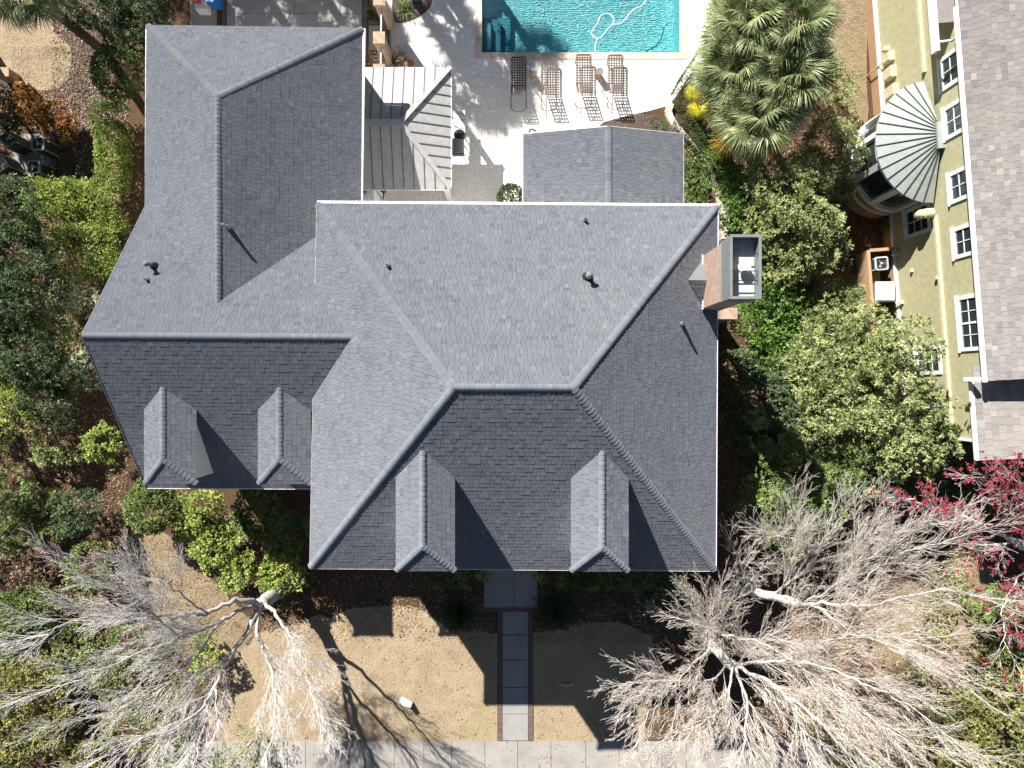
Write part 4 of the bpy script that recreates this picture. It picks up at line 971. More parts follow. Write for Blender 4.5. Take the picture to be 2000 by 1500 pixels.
# brick piers with railings between driveway and pool deck
def pier(px, py, h, lab, w=.44):
    q = P(px, py, h); t = thing('brick_pier', lab, 'pier', (q.x, q.y, 0), 'brick piers beside the driveway')
    mb = MB(); mb.box((q.x-w*.42, q.y-w*.42, -.05), (q.x+w*.42, q.y+w*.42, h-.16)); mb.box((q.x-w*.46, q.y-w*.46, h-.16), (q.x+w*.46, q.y+w*.46, h-.09)); mb.build('shaft', M['tanbrick'], t)
    mb = MB(); mb.box((q.x-w*.5, q.y-w*.5, h-.089), (q.x+w*.5, q.y+w*.5, h)); mb.build('cap', M['tanbrick'], t); return q
q1 = pier(740, 73, 2.0, 'brick pier fully in view between the two railings'); q0 = pier(741, -2, 2.0, 'brick pier cut by the top photo edge', .46); q2 = pier(740, 136, 2.0, 'brick pier peeking out from under the metal roof')
def railing(a, b, h, lab):
    t = thing('iron_railing', lab, 'railing', ((a.x+b.x)/2, (a.y+b.y)/2, 0), 'black iron railings between the brick piers')
    mb = MB(); mb.bar((a.x+.03, a.y, h), (b.x+.03, b.y, h), .05, .05); mb.build('top_rail', M['lightgrey'], t)
    mb = MB(); mb.bar((a.x+.03, a.y, .15), (b.x+.03, b.y, .15), .04, .04); mb.build('bottom_rail', M['darkmetal'], t)
    n = int((a-b).length/.11); mb = MB()
    for k in range(1, n): p = a.lerp(b, k/n); mb.box((p.x+.015, p.y-.011, .1), (p.x+.045, p.y+.011, h-.026))
    mb.build('balusters', M['darkmetal'], t)
V3 = lambda q: Vector((q.x, q.y, 0))
railing(V3(q0)+Vector((0, -.23, 0)), V3(q1)+Vector((0, .23, 0)), 1.75, 'iron railing with grey top rail above the central brick pier'); railing(V3(q1)+Vector((0, -.23, 0)), V3(q2)+Vector((0, .23, 0)), 1.75, 'iron railing running from the central pier to the metal roof')
mb = MB(); a = P(757, -60, 1.4); b = P(764, 112, 1.4)
# pot
q = P(800, 127, .3); t_ = thing('terracotta_pot', 'terracotta pot at the top edge of the metal roof', 'pot', (q.x, q.y, Z2)); mb = MB(); mb.lathe((q.x, q.y, Z2), [(.12, 0), (.18, .3), (.2, .31), (.2, .36), (.17, .36)], 18); mb.build('pot', M['terracotta'], t_)
mb = MB(); mb.lathe((q.x, q.y, .3), [(.165, 0), (.165, .02)], 14); mb.build('soil', M['soil'], t_)
# bins at the top edge
q = P(388, 2, .6); t_ = thing('crate', 'white crate with red brown box at the top photo edge', 'crate', (q.x, q.y, .02))
mb = MB(); mb.box((q.x-.2, q.y-.25, .02), (q.x+.24, q.y+.6, .5)); mb.build('bin', M['white'], t_); mb = MB(); mb.box((q.x-.23, q.y-.05, .51), (q.x+.05, q.y+.6, .72)); mb.build('inner_box', M['red'], t_)
q = P(412, -6, .7); t_ = thing('blue_bin', 'blue plastic bin lid at the top photo edge', 'bin', (q.x, q.y, .02))
mb = MB(); mb.box((q.x-.2, q.y-.15, .02), (q.x+.2, q.y+.5, .62)); mb.build('body', M['blue'], t_); mb = MB(); mb.box((q.x-.23, q.y-.18, .63), (q.x+.23, q.y+.55, .7)); mb.build('lid', M['blue'], t_)
# brick corner at the left edge, brick piers east
def pier2(px, py, h, w, d, lab, mat='brick'):
    q = P(px, py, h); t = thing('brick_pillar', lab, 'pillar', (q.x, q.y, 0))
    mb = MB(); mb.box((q.x-w/2+.03, q.y-d/2+.03, -.05), (q.x+w/2-.03, q.y+d/2-.03, h-.06)); mb.build('shaft', M[mat], t); mb = MB(); mb.box((q.x-w/2, q.y-d/2, h-.059), (q.x+w/2, q.y+d/2, h)); mb.build('cap', M[mat], t)
pier2(1529, 545, 1.6, .5, .44, 'weathered brick pillar among the shrubs east of the chimney')
pier2(2, 140, .7, .6, .36, 'tan brick block cut by the left photo edge', 'tanbrick')
pier2(1424, 612, 2.4, .62, .42, 'brick pier just below the chimney against the house', 'brick')
# yard signs: white pentagon boards with dark print
def yard_sign(px, py, rz, lab, w=.53, h0=.16, h1=.56, h2=.74, tilt=0, blank=False):
    q = P(px, py, 0); t = bpy.data.objects.new('yard_sign', None); COL.objects.link(t); ORG[t.name] = Vector((0, 0, 0)); tag(t, lab, 'sign', 'pentagon yard signs')
    def pent(s, y):
        c = .40
        return [((x)*s, y, c+(z-c)*s) for x, z in ((-w/2, h0), (w/2, h0), (w/2, h1), (.14, h1+.02), (0, h2), (-.14, h1+.02), (-w/2, h1))]
    def pent2(s, y, pts): return [(x, y, z) for x, z in pts]
    outer = [(-w/2, h0), (w/2, h0), (w/2, h1), (.15, h1+.01), (0, h2), (-.15, h1+.01), (-w/2, h1)]
    mb = MB(); mb.solid(pent2(1, -.008, outer), pent2(1, .008, outer)); mb.build('board', M['white'], t)
    mb = MB()
    for a, b, c, d in ((-w/2+.04, w/2-.04, h0+.04, h0+.15), (-w/2+.04, w/2-.04, h0+.19, h1-.06)): mb.box((a, .009, c), (b, .011, d))
    mb.solid([(-.09, .009, h1+.02), (.09, .009, h1+.02), (0, .009, h2-.05)], [(-.09, .011, h1+.02), (.09, .011, h1+.02), (0, .011, h2-.05)])
    if not blank: mb.build('print', M['navy'], t)
    mb = MB()
    for k in range(7): x = -w/2+.07+k*.057; mb.box((x, .0115, h0+.065+.01*(k % 2)), (x+.035, .013, h0+.12))
    for k in range(5): x = -w/2+.09+k*.075; mb.box((x, .0115, h0+.225), (x+.05, .013, h0+.225+.05+.01*(k % 3)))
    if not blank: mb.build('lettering', M['lightgrey'], t)
    for x in (-w/2+.07, w/2-.07): mb = MB(); mb.tube([(x, 0, 0), (x, 0, h0+.02)], .006, 6); mb.build('stake', M['steel'], t)
    t.location = (q.x, q.y, 0); t.rotation_euler = (tilt, 0, rz)
yard_sign(1105, 1326, 0, 'white edged pentagon yard sign in the house shadow on the right lawn')
yard_sign(796, 1363, math.radians(-28), 'blank white yard sign in the sun casting a dark shadow on the left lawn', w=.5, h0=.1, h1=.5, h2=.66, tilt=.12, blank=True)

# ------------------------------------------------------------------ palms
def fan_frond(seed, mat, L=.8, pet=.85, nseg=48, dead=False):
    rng = np.random.default_rng(seed); V, F, R = [], [], []
    def quad(a, b, c, d, r): i = len(V); V.extend([a, b, c, d]); F.append([i, i+1, i+2, i+3]); R.append(r)
    # petiole along +X, arching
    n = 6; pts = [np.array([pet*t, 0, .12*math.sin(t*2.2)-.10*t*t]) for t in np.linspace(0, 1, n)]
    for a, b in zip(pts, pts[1:]):
        w = .018; quad(a+[0, w, 0], a-[0, w, 0], b-[0, w*.8, 0], b+[0, w*.8, 0], .95); quad(a+[0, 0, w], a-[0, 0, w], b-[0, 0, w], b+[0, 0, w], .8)
    hub = pts[-1]
    for k in range(nseg):
        a = (k/(nseg-1)-.5)*math.radians(250)+rng.normal()*.03
        d = np.array([math.cos(a), math.sin(a), 0]); s = np.array([-math.sin(a), math.cos(a), 0])
        ln_ = L*(1-.22*abs(a)/2.2)*rng.uniform(.88, 1.08); org = hub+np.array([.12*math.cos(a)*.5, 0, 0])
        fold = .16*math.cos(a*.5); droop = rng.uniform(.28, .62)*(1.6 if dead else 1); r = rng.random()
        prev = None; w0 = .0175
        for j, t in enumerate((0, .35, .65, .85, 1.0)):
            p = org+d*ln_*t*(1-.08*t)+np.array([0, 0, fold*t-droop*ln_*t**3-abs(math.sin(a))*.12*t]); w = w0*(.35+1.0*min(1, t*2.5))*(1-t)**.6 if t > 0 else .006
            c = (p+s*w, p-s*w)
            if prev: quad(prev[0], prev[1], c[1], c[0], min(1, r*.7+.3*t))
            prev = c
    return quads_mesh('frond', np.array(V), np.array(F), np.array(R))
FR = {k: [fan_frond(s, k, dead=(k == 'fr_dead')) for s in (1, 2, 3)] for k in ('fr_green', 'fr_yellow', 'fr_orange', 'fr_dead')}
for k in FR:
    for me in FR[k]: me.materials.append(M[k])
def palm(px, py, z, lab, n=34, scale=1.0, kinds=('fr_green',), trunk_r=.17, off=(0, 0), group='fan palms right of the pool', emin=-35):
    rng = random.Random(int(px*7+py)); q = P(px, py, z)
    t = thing('fan_palm', lab, 'palm tree', (q.x, q.y, 0), group)
    mb = MB(); m = max(3, int(z/.25)); mb.tube([(q.x+off[0]*(1-k/m), q.y+off[1]*(1-k/m), -.05+(z+.05)*k/m) for k in range(m+1)], [trunk_r*(1.0+.12*(k % 2)) for k in range(m+1)], 10); mb.build('trunk', M['bark_dark'], t)
    for k in range(n):
        f = (k+.5)/n; az = k*2.39996+rng.random()*.4; el = math.radians(78-(78-emin)*f**.8)
        kind = kinds[0] if (len(kinds) == 1 or rng.random() < .8) else rng.choice(kinds[1:])
        if f > .88 and kinds[0] == 'fr_green': kind = rng.choice(('fr_green', 'fr_dead', 'fr_orange', 'fr_green'))
        o = link_mesh('frond', rng.choice(FR[kind]), M[kind], t); s = scale*rng.uniform(.85, 1.12)
        o.matrix_local = Matrix.Translation((0, 0, z)) @ Matrix.Rotation(az, 4, 'Z') @ Matrix.Rotation(-el, 4, 'Y') @ Matrix.Rotation(rng.uniform(-.5, .5), 4, 'X') @ Matrix.Scale(s, 4)
palm(1452, 40, 5.2, 'fan palm at the top photo edge nearest the pool', 50)
palm(1540, 55, 5.4, 'fan palm at the top photo edge nearest the dry grass', 50, kinds=('fr_green', 'fr_green'))
palm(1437, 132, 4.6, 'fan palm overhanging the pool deck below the topmost one', 46, 1.0)
palm(1528, 150, 4.9, 'fan palm above the round grey green shrub', 50, 1.1)
palm(1478, 218, 4.3, 'lowest fan palm of the clump, above the lush shrubs', 50, 1.1)
palm(1377, 192, 2.2, 'small yellow fan palm beside the clipped hedge', 16, .55, ('fr_yellow', 'fr_orange', 'fr_dead'), .1, group=None, emin=-10)
palm(40, -32, 5.0, 'fan palm hanging over the top left lawn', 34, 1.0, group=None)
# palms just outside the frame whose shadows fall on the pool and the driveway
OG = 'palms beyond the top edge that shade the deck'
for x, y, z, s in ((-4.3, 21.6, 7.0, 1.0), (-4.9, 19.0, 6.3, 1.1), (-5.3, 17.5, 5.6, 1.05), (-6.5, 20.6, 6.0, .8), (-9.3, 20.4, 6.2, .62), (-11.2, 21.0, 6.3, 1.15), (-13.4, 20.8, 6.3, 1.15), (-15.6, 21.0, 6.3, 1.15)):
    k = K(z); palm(1000+x/k, 750-y/k, z, 'fan palm beyond the top edge, seen only by its shadow', 30, s, group=OG)

# sago palms in front
def sago_frond(seed):
    rng = np.random.default_rng(seed); V, F, R = [], [], []
    def quad(a, b, c, d, r): i = len(V); V.extend([a, b, c, d]); F.append([i, i+1, i+2, i+3]); R.append(r)
    L = .95; f = lambda t: np.array([L*t, 0, .38*math.sin(t*1.9)-.25*t*t])
    for k in range(30):
        t = .12+.86*k/30; p = f(t); w = .17*math.sin(math.pi*min(1, t*.9+.1))**.6+.02
        for s in (-1, 1):
            tip = p+np.array([.08, s*w, .02]); quad(p, p+[.02, 0, 0], tip+[.004, 0, 0], tip, rng.random())
    for k in range(8):
        a, b = f(k/8), f((k+1)/8); quad(a+[0, .01, 0], a-[0, .01, 0], b-[0, .008, 0], b+[0, .008, 0], .8)
    me = quads_mesh('frond', np.array(V), np.array(F), np.array(R)); me.materials.append(M['fr_sago']); return me
SG = [sago_frond(s) for s in (5, 6)]
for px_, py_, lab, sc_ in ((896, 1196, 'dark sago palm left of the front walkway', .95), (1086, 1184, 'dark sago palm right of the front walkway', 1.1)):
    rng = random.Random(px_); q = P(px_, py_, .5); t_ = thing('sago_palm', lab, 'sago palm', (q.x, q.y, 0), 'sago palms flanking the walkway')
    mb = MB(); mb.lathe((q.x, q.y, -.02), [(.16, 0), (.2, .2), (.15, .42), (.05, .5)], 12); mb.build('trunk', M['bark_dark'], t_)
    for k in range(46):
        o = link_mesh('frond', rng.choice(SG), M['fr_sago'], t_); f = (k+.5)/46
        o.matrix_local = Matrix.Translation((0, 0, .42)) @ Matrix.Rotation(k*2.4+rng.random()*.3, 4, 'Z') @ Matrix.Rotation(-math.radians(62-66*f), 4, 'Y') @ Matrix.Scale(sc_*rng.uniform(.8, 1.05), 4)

# ------------------------------------------------------------------ leafless trees
def seg_mesh(name, S, sides=3):
    """S rows: x0 y0 z0 x1 y1 z1 r0 r1"""
    S = np.array(S); a, b = S[:, :3], S[:, 3:6]; d = unit(b-a)
    ref = np.tile(np.array([[.31, .17, .93]]), (len(S), 1)); u = unit(np.cross(d, ref)); v = np.cross(d, u); n = len(S)
    V = np.zeros((n, 2*sides, 3))
    for j in range(sides):
        t = 2*math.pi*j/sides; o = u*math.cos(t)+v*math.sin(t)
        V[:, j] = a-d*S[:, 6:7]*.4+o*S[:, 6:7]; V[:, sides+j] = b+o*S[:, 7:8]
    F = np.array([[j, (j+1) % sides, sides+(j+1) % sides, sides+j] for j in range(sides)])
    F = (F[None]+(np.arange(n)*2*sides)[:, None, None]).reshape(-1, 4)
    return quads_mesh(name, V.reshape(-1, 3), F, np.repeat(np.random.default_rng(1).random(n), sides))
def bare_tree(name, label, cat, base, limbs, seed, bark, twig, trunk_r=.24, dens=1.0, tip=None, buds=None, group=None, outw=.55, upw=.35, lt=.6, twig_r=.0068, len1=1.9):
    rng = random.Random(seed); b0 = P(base[0], base[1], 0)
    t = thing(name, label, cat, b0, group); mb = MB(); S = []; T = []; ends = []
    cen = Vector((0, 0, 0)); allp = []
    def grow(p, d, L, r, lev):
        n = 3 if lev > 2 else 4; q = Vector(p); dd = Vector(d); pts = [q.copy()]
        for i in range(n):
            dd = (dd+Vector((rng.gauss(0, .085), rng.gauss(0, .085), rng.gauss(0, .07)+.035))).normalized()
            q2 = q+dd*L/n; r0 = r*(1-i/n*.7); r1 = r*(1-(i+1)/n*.7); S.append((*q, *q2, max(r0, twig_r*.75), max(r1, twig_r*.6))); q = q2; pts.append(q.copy())
        ends.append(q.copy())
        if lev >= 4: return
        out = Vector((q.x-b0.x, q.y-b0.y, 0)).normalized()
        m = {1: int(L*7.5*dens), 2: int(L*7.5*dens), 3: int(L*5.5*dens)+1}[lev]
        for k in range(m):
            f = .12+.88*(k+rng.random())/max(1, m); i = min(n-1, int(f*n)); pp = pts[i].lerp(pts[i+1], f*n-i)
            ax = (pts[i+1]-pts[i]).normalized(); side = ax.cross(Vector((rng.gauss(0, 1), rng.gauss(0, 1), rng.gauss(0, 1)))).normalized()
            nd = (ax*1.25+side*rng.uniform(.35, .85)+out*.25+Vector((0, 0, .08))).normalized()
            grow(pp, nd, L*rng.uniform(.34, .6)*(1-.3*f), r*.42, lev+1)
    for lb in limbs:
        pts = [P(x, y, z) for x, y, z in lb['p']]; path = spline(pts, 6)
        r0, r1 = lb['r']; m = len(path); rad = [(r0+(r1-r0)*(i/(m-1))**.7)*(lt if r0 < .18 else 1) for i in range(m)]
        wob = [Vector((rng.gauss(0, .03), rng.gauss(0, .03), rng.gauss(0, .03))) if 0 < i < m-1 else Vector((0, 0, 0)) for i in range(m)]
        path = [p+w for p, w in zip(path, wob)]
        mb.tube(path, rad, 8)
        Ltot = sum((path[i+1]-path[i]).length for i in range(m-1)); acc = 0; nxt = lb.get('start', .25)*Ltot
        for i in range(m-1):
            sl_ = (path[i+1]-path[i]).length
            while nxt < acc+sl_:
                f = nxt/Ltot; pp = path[i].lerp(path[i+1], (nxt-acc)/sl_); ax = (path[i+1]-path[i]).normalized()
                side = ax.cross(Vector((rng.gauss(0, 1), rng.gauss(0, 1), rng.gauss(0, 1)))).normalized()
                out = Vector((pp.x-b0.x, pp.y-b0.y, 0)).normalized(); nd = (ax*rng.uniform(.8, 1.5)+side*.75+out*.3+Vector((0, 0, upw))).normalized()
                grow(pp, nd, len1*rng.uniform(.5, 1.3)*(1-.35*f), max(.010, min(.03, rad[i]*.28)), 1); nxt += rng.uniform(.16, .34)/dens
            acc += sl_
        if lb.get('start', .25) < 1: grow(path[-1], (path[-1]-path[-2]).normalized(), len1*.9, r1, 1)
    tr = mb.build('trunk', M[bark], t, smooth=True)
    print('SEGS', label[:20], len(S))
    me = seg_mesh('crown', S); me.vertices.foreach_get; co = np.empty(len(me.vertices)*3, dtype=np.float32); me.vertices.foreach_get('co', co)
    co = co.reshape(-1, 3)-np.array(b0, dtype=np.float32); me.vertices.foreach_set('co', co.ravel()); me.update()
    link_mesh('crown', me, M[twig], t)
    if buds:
        g = np.random.default_rng(seed); E = np.array([tuple(e) for e in ends]); sel = E[g.random(len(E)) < buds[1]]
        nr = unit(g.normal(size=sel.shape)); V, F, R = cluster_leaves(sel, nr, buds[2], buds[3], buds[4], g, 2.0); link_mesh('blossom', quads_mesh('blossom', V-np.array(b0), F, R), M[buds[0]], t)
    return t
Lr = lambda p, r, s=.25: dict(p=p, r=r, start=s)
bare_tree('leafless_tree', 'grey leafless tree spreading over the lower left garden', 'tree', (567, 1140), [
    Lr([(567, 1140, 0), (545, 1155, 1.4), (508, 1180, 3.0)], (.27, .24), 2),
    Lr([(508, 1180, 3.0), (470, 1172, 3.9), (400, 1196, 5), (330, 1202, 6.2), (250, 1198, 7.2), (150, 1210, 8.2), (90, 1240, 8.8)], (.14, .02)),
    Lr([(512, 1182, 2.9), (470, 1192, 3.8), (430, 1214, 4.8), (350, 1245, 6), (250, 1285, 7.2), (150, 1330, 8.2)], (.12, .02)),
    Lr([(506, 1182, 3.0), (482, 1232, 3.9), (445, 1290, 5), (415, 1350, 6.3), (380, 1400, 7.3), (290, 1440, 8.2), (200, 1480, 8.8)], (.15, .02)),
    Lr([(420, 1345, 6.2), (395, 1430, 7.2), (380, 1490, 8.0), (360, 1560, 8.8)], (.06, .015), .1),
    Lr([(508, 1184, 3.0), (502, 1235, 3.8), (522, 1290, 5), (535, 1340, 5.8), (540, 1410, 7), (520, 1480, 8)], (.11, .02)),
    Lr([(512, 1180, 2.9), (535, 1195, 3.4), (560, 1235, 4.2), (585, 1275, 5), (600, 1330, 6), (630, 1400, 7.2)], (.11, .02)),
    Lr([(350, 1245, 6), (300, 1200, 7.2), (240, 1150, 8.2), (190, 1120, 8.8)], (.05, .012), .1),
    Lr([(400, 1196, 5), (340, 1150, 6.5), (290, 1115, 7.4)], (.05, .012), .15),
    Lr([(430, 1214, 4.8), (370, 1300, 6.2), (280, 1370, 7.5), (190, 1400, 8.5)], (.06, .012), .1),
], 3, 'bark_grey', 'twig_grey', lt=.78, dens=1.0, len1=1.95, upw=.12, twig_r=.0047)
bare_tree('leafless_tree', 'pale leafless tree with thick white trunk leaning over the right lawn', 'tree', (1338, 1158), [
    Lr([(1338, 1158, 0), (1348, 1180, 1.5), (1362, 1214, 3.0), (1392, 1262, 4.4), (1432, 1300, 5.8)], (.24, .17), 2),
    Lr([(1392, 1262, 4.4), (1350, 1300, 5.8), (1310, 1350, 7.0), (1265, 1395, 8.2)], (.08, .014), .12),
    Lr([(1425, 1296, 5.6), (1380, 1330, 6.6), (1330, 1330, 7.6), (1270, 1330, 8.4)], (.07, .014), .1),
    Lr([(1432, 1300, 5.8), (1420, 1370, 7), (1370, 1410, 8), (1310, 1440, 9)], (.08, .015), .1),
    Lr([(1432, 1300, 5.8), (1460, 1370, 7), (1455, 1440, 8.2), (1440, 1520, 9.2)], (.1, .015), .1),
    Lr([(1432, 1300, 5.8), (1500, 1330, 7), (1560, 1375, 8), (1640, 1440, 9), (1720, 1500, 9.8)], (.12, .02), .1),
    Lr([(1432, 1300, 5.8), (1510, 1290, 7), (1600, 1300, 8), (1700, 1340, 9), (1780, 1380, 9.6)], (.1, .018), .1),
    Lr([(1480, 1320, 6.6), (1540, 1360, 7.4), (1570, 1430, 8.4), (1580, 1500, 9.2)], (.06, .014), .1),
    Lr([(1560, 1296, 7.4), (1620, 1250, 8.2), (1700, 1240, 9), (1780, 1250, 9.6)], (.05, .012), .1),
    Lr([(1600, 1302, 8.0), (1660, 1370, 8.8), (1740, 1430, 9.6), (1800, 1460, 10)], (.05, .012), .1),
    Lr([(1432, 1300, 5.8), (1490, 1250, 7.2), (1540, 1210, 8.4)], (.05, .012), .1),
    Lr([(1432, 1300, 5.8), (1400, 1250, 7.0), (1380, 1220, 8.2)], (.04, .012), .1),
    Lr([(1362, 1214, 3.0), (1420, 1240, 4.6), (1500, 1260, 6), (1560, 1300, 7.2), (1600, 1360, 8.4)], (.1, .018), .15),
    Lr([(1400, 1270, 4.6), (1390, 1225, 5.8), (1372, 1185, 6.8)], (.035, .01), .3),
], 7, 'bark_white', 'twig_white', dens=.97, len1=1.95, upw=.12, twig_r=.0047, buds=('lf_litter', .1, 3, .035, .02))
bare_tree('leafless_tree', 'pale leafless tree leaning right towards the green house and red blossom', 'tree', (1383, 1148), [
    Lr([(1383, 1148, 0), (1410, 1152, 1.5), (1440, 1150, 2.8), (1490, 1162, 4.2), (1560, 1176, 5.6)], (.2, .14), 2),
    Lr([(1560, 1176, 5.6), (1630, 1180, 6.8), (1700, 1182, 7.8), (1790, 1160, 8.8), (1850, 1150, 9.4)], (.12, .02), .1),
    Lr([(1500, 1164, 4.4), (1560, 1125, 6), (1595, 1085, 7.2), (1615, 1045, 8.2), (1635, 1020, 8.8)], (.08, .015), .12),
    Lr([(1570, 1178, 5.8), (1640, 1135, 7.2), (1695, 1090, 8.2), (1750, 1060, 9)], (.07, .015), .1),
    Lr([(1450, 1152, 3.1), (1452, 1125, 4.4), (1448, 1105, 5.4), (1445, 1095, 6.2)], (.05, .012), .25),
    Lr([(1580, 1178, 5.9), (1650, 1220, 7.2), (1740, 1260, 8.4), (1830, 1300, 9.2)], (.08, .015), .1),
    Lr([(1650, 1180, 7.0), (1700, 1120, 8.2), (1760, 1080, 9.2), (1840, 1060, 10)], (.06, .012), .1),
    Lr([(1600, 1085, 7.2), (1560, 1055, 8), (1510, 1040, 8.6)], (.05, .012), .1),
    Lr([(1640, 1135, 7.2), (1685, 1080, 8.2), (1700, 1040, 9)], (.05, .012), .1),
    Lr([(1520, 1168, 4.8), (1540, 1115, 6.2), (1532, 1075, 7.4), (1525, 1050, 8.2)], (.06, .012), .15),
], 13, 'bark_white', 'twig_white', dens=.9, len1=1.95, upw=.12, twig_r=.0047)
bare_tree('blossoming_maple', 'maple with red blossom on bare branches at the right edge', 'tree', (2040, 1120), [
    Lr([(2040, 1120, 0), (2060, 1110, 2.5), (2040, 1080, 4.6), (1985, 1060, 6)], (.22, .13), 2),
    Lr([(1985, 1060, 6), (1930, 1032, 6.8), (1870, 1004, 7.6), (1815, 990, 8.4), (1780, 975, 9)], (.13, .03), .1),
    Lr([(1985, 1060, 6), (1900, 1062, 7), (1850, 1030, 8), (1800, 1000, 8.8)], (.08, .02), .1),
    Lr([(2040, 1080, 4.8), (1990, 1010, 6.5), (1950, 960, 8), (1900, 930, 9)], (.08, .015), .15),
    Lr([(2040, 1080, 4.8), (2010, 1000, 7), (1990, 940, 8.4)], (.07, .015), .15),
    Lr([(2050, 1095, 3.6), (1990, 1130, 5.5), (1960, 1190, 7), (1965, 1260, 8)], (.07, .015), .2),
], 21, 'bark_white', 'twig_grey', dens=.85, len1=1.5, upw=.15, twig_r=.0055, buds=('lf_red', .26, 8, .06, .035))

# ------------------------------------------------------------------ shrubs, hedges and evergreen trees
G1 = 'evergreen shrubs along the west side'
# west side
plant('evergreen_tree', 'evergreen tree darkened for shade at the top left, left of the roof corner', 'tree', [(205, 15, 2.4, 1.2, 1.0), (290, 20, 2.2, 1.1, .9), (250, 60, 1.6, .7, .6), (310, 80, 1.6, .5, .6)], 'rosette', 'lf_dark', dens=1.0)  # dark leaf colour stands in for the shade of the palms
plant('round_shrub', 'round glossy green shrub touching the upper left roof eave', 'shrub', [(236, 142, 1.9, 1.02, 1.0)], 'broad', 'lf_mid', G1, dens=1.6, gap=0, lump=.08)
hedge('clipped_hedge', 'small clipped hedge block under the round glossy shrub', [(180, 215), (222, 215)], .75, 1.5, 'small', 'lf_mid')
hedge('clipped_hedge', 'long clipped hedge running down beside the north wing wall', [(203, 245), (206, 300), (204, 350)], .85, 1.4, 'small', 'lf_bright')
hedge('clipped_hedge', 'ragged bright hedge below the left air conditioners', [(55, 378), (130, 384), (212, 390)], 1.1, 1.4, 'small', 'lf_bright', rag=.12)
hedge('clipped_hedge', 'wide yellow green hedge west of the leaning roof edge', [(118, 488), (205, 482)], 1.75, 1.5, 'small', 'lf_bright', rag=.13)
plant('nandina_bush', 'orange and green nandina bush above the left air conditioners', 'bush', [(60, 210, 1.0, .85, .7), (95, 232, .9, .65, .6)], 'broad', 'lf_orange', 'orange tinted bushes', dens=1.0)
plant('nandina_bush', 'smaller orange bush beside the shaded mulch', 'bush', [(132, 248, .8, .5, .55)], 'broad', 'lf_orange', 'orange tinted bushes')
plant('evergreen_bush', 'dark bush in shade at the left edge above the air conditioners', 'bush', [(8, 220, 1.2, .8, .9), (20, 255, 1.2, .5, .7)], 'broad', 'lf_dark')
plant('variegated_shrub', 'cream and green variegated shrub beside the slanting west roof edge', 'shrub', [(145, 575, 1.3, .8, .8), (180, 590, 1.2, .6, .7)], 'small', 'lf_silver', 'variegated shrubs')
plant('variegated_shrub', 'variegated shrub below the cream one, near the roof point', 'shrub', [(115, 640, 1.6, .75, .8), (150, 665, 1.4, .6, .7)], 'small', 'lf_pale', 'variegated shrubs')
plant('variegated_shrub', 'narrow variegated shrub tucked under the west gable corner', 'shrub', [(178, 700, 1.4, .45, .8), (188, 745, 1.2, .4, .6)], 'small', 'lf_silver', 'variegated shrubs')
plant('evergreen_tree', 'dark evergreen tree filling the left edge beside the yellow green hedge', 'tree', [(20, 420, 2.6, 1.3, 1.2), (50, 520, 2.4, 1.2, 1.1), (15, 600, 2.4, 1.2, 1.1)], 'rosette', 'lf_dark', gap=.35)
plant('evergreen_tree', 'deep green tree west of the gable, under the variegated shrubs', 'tree', [(60, 690, 2.0, 1.2, 1.0), (130, 730, 1.6, .9, .8), (90, 780, 1.6, 1.0, .8)], 'rosette', 'lf_dark', gap=.3)
plant('evergreen_bush', 'bright green bush at the left edge halfway down', 'bush', [(35, 790, 1.6, 1.0, .9), (10, 850, 1.2, .6, .6)], 'broad', 'lf_bright', G1, dens=.8)
plant('evergreen_bush', 'pale leaved bush on the sunny straw left of the yellow green shrub', 'bush', [(90, 880, 1.0, .7, .6), (130, 890, .8, .45, .5)], 'rosette', 'lf_pale', G1, gap=.3)
plant('maple_shrub', 'bright yellow green shrub against the west roof edge', 'shrub', [(203, 872, 1.5, .75, .6)], 'broad', 'lf_bright', dens=1.1, scale=1.25)
plant('evergreen_bush', 'dark bush at the left edge on the pine straw', 'bush', [(20, 960, 1.4, .9, .9), (30, 1040, 1.0, .8, .7)], 'rosette', 'lf_mid', G1, gap=.3)
plant('evergreen_bush', 'dark round bush in the middle of the pine straw', 'bush', [(155, 1000, 1.1, .85, .8)], 'rosette', 'lf_dark', G1)
plant('evergreen_bush', 'loose green bush left of the dark round one', 'bush', [(80, 990, .9, .65, .6), (95, 1035, .7, .5, .5)], 'rosette', 'lf_mid', G1, gap=.3)
plant('evergreen_bush', 'green bush under the upper twigs of the grey leafless tree', 'bush', [(175, 1110, 1.1, .95, .8)], 'broad', 'lf_mid', G1)
plant('round_shrub', 'round dark shrub under the lower left roof corner', 'shrub', [(300, 988, 1.5, 1.0, 1.0)], 'broad', 'lf_mid', G1, dens=1.3, gap=0, lump=.08)
for i, (bl, lab) in enumerate((([(390, 1000, 1.2, .85, .9)], 'camellia under the left wing eave, highest of the four'), ([(425, 1065, 1.2, .85, .9), (370, 1040, .9, .5, .6)], 'camellia second down the diagonal row'), ([(470, 1110, 1.1, .8, .85)], 'camellia third down the diagonal row beside the trunk'), ([(545, 1120, 1.2, .95, .9)], 'camellia beside the grey tree trunk at the roof corner'))):
    plant('camellia', lab, 'shrub', bl, 'broad', 'lf_bright' if i != 0 else 'lf_bright', 'camellias in a diagonal row', dens=1.1)
plant('evergreen_bush', 'shaded bush in the corner between left wing and main house', 'bush', [(500, 1010, 1.2, 1.1, .9), (560, 1040, 1.1, .9, .8)], 'broad', 'lf_mid', G1)
hedge('clipped_hedge', 'dark foundation hedge in the shade left of the front walk', [(835, 1128), (905, 1130)], .8, .7, 'small', 'lf_mid', dens=.6)
hedge('clipped_hedge', 'dark foundation hedge in the shade right of the front walk', [(1100, 1130), (1280, 1135)], .8, .7, 'small', 'lf_mid', dens=.6)
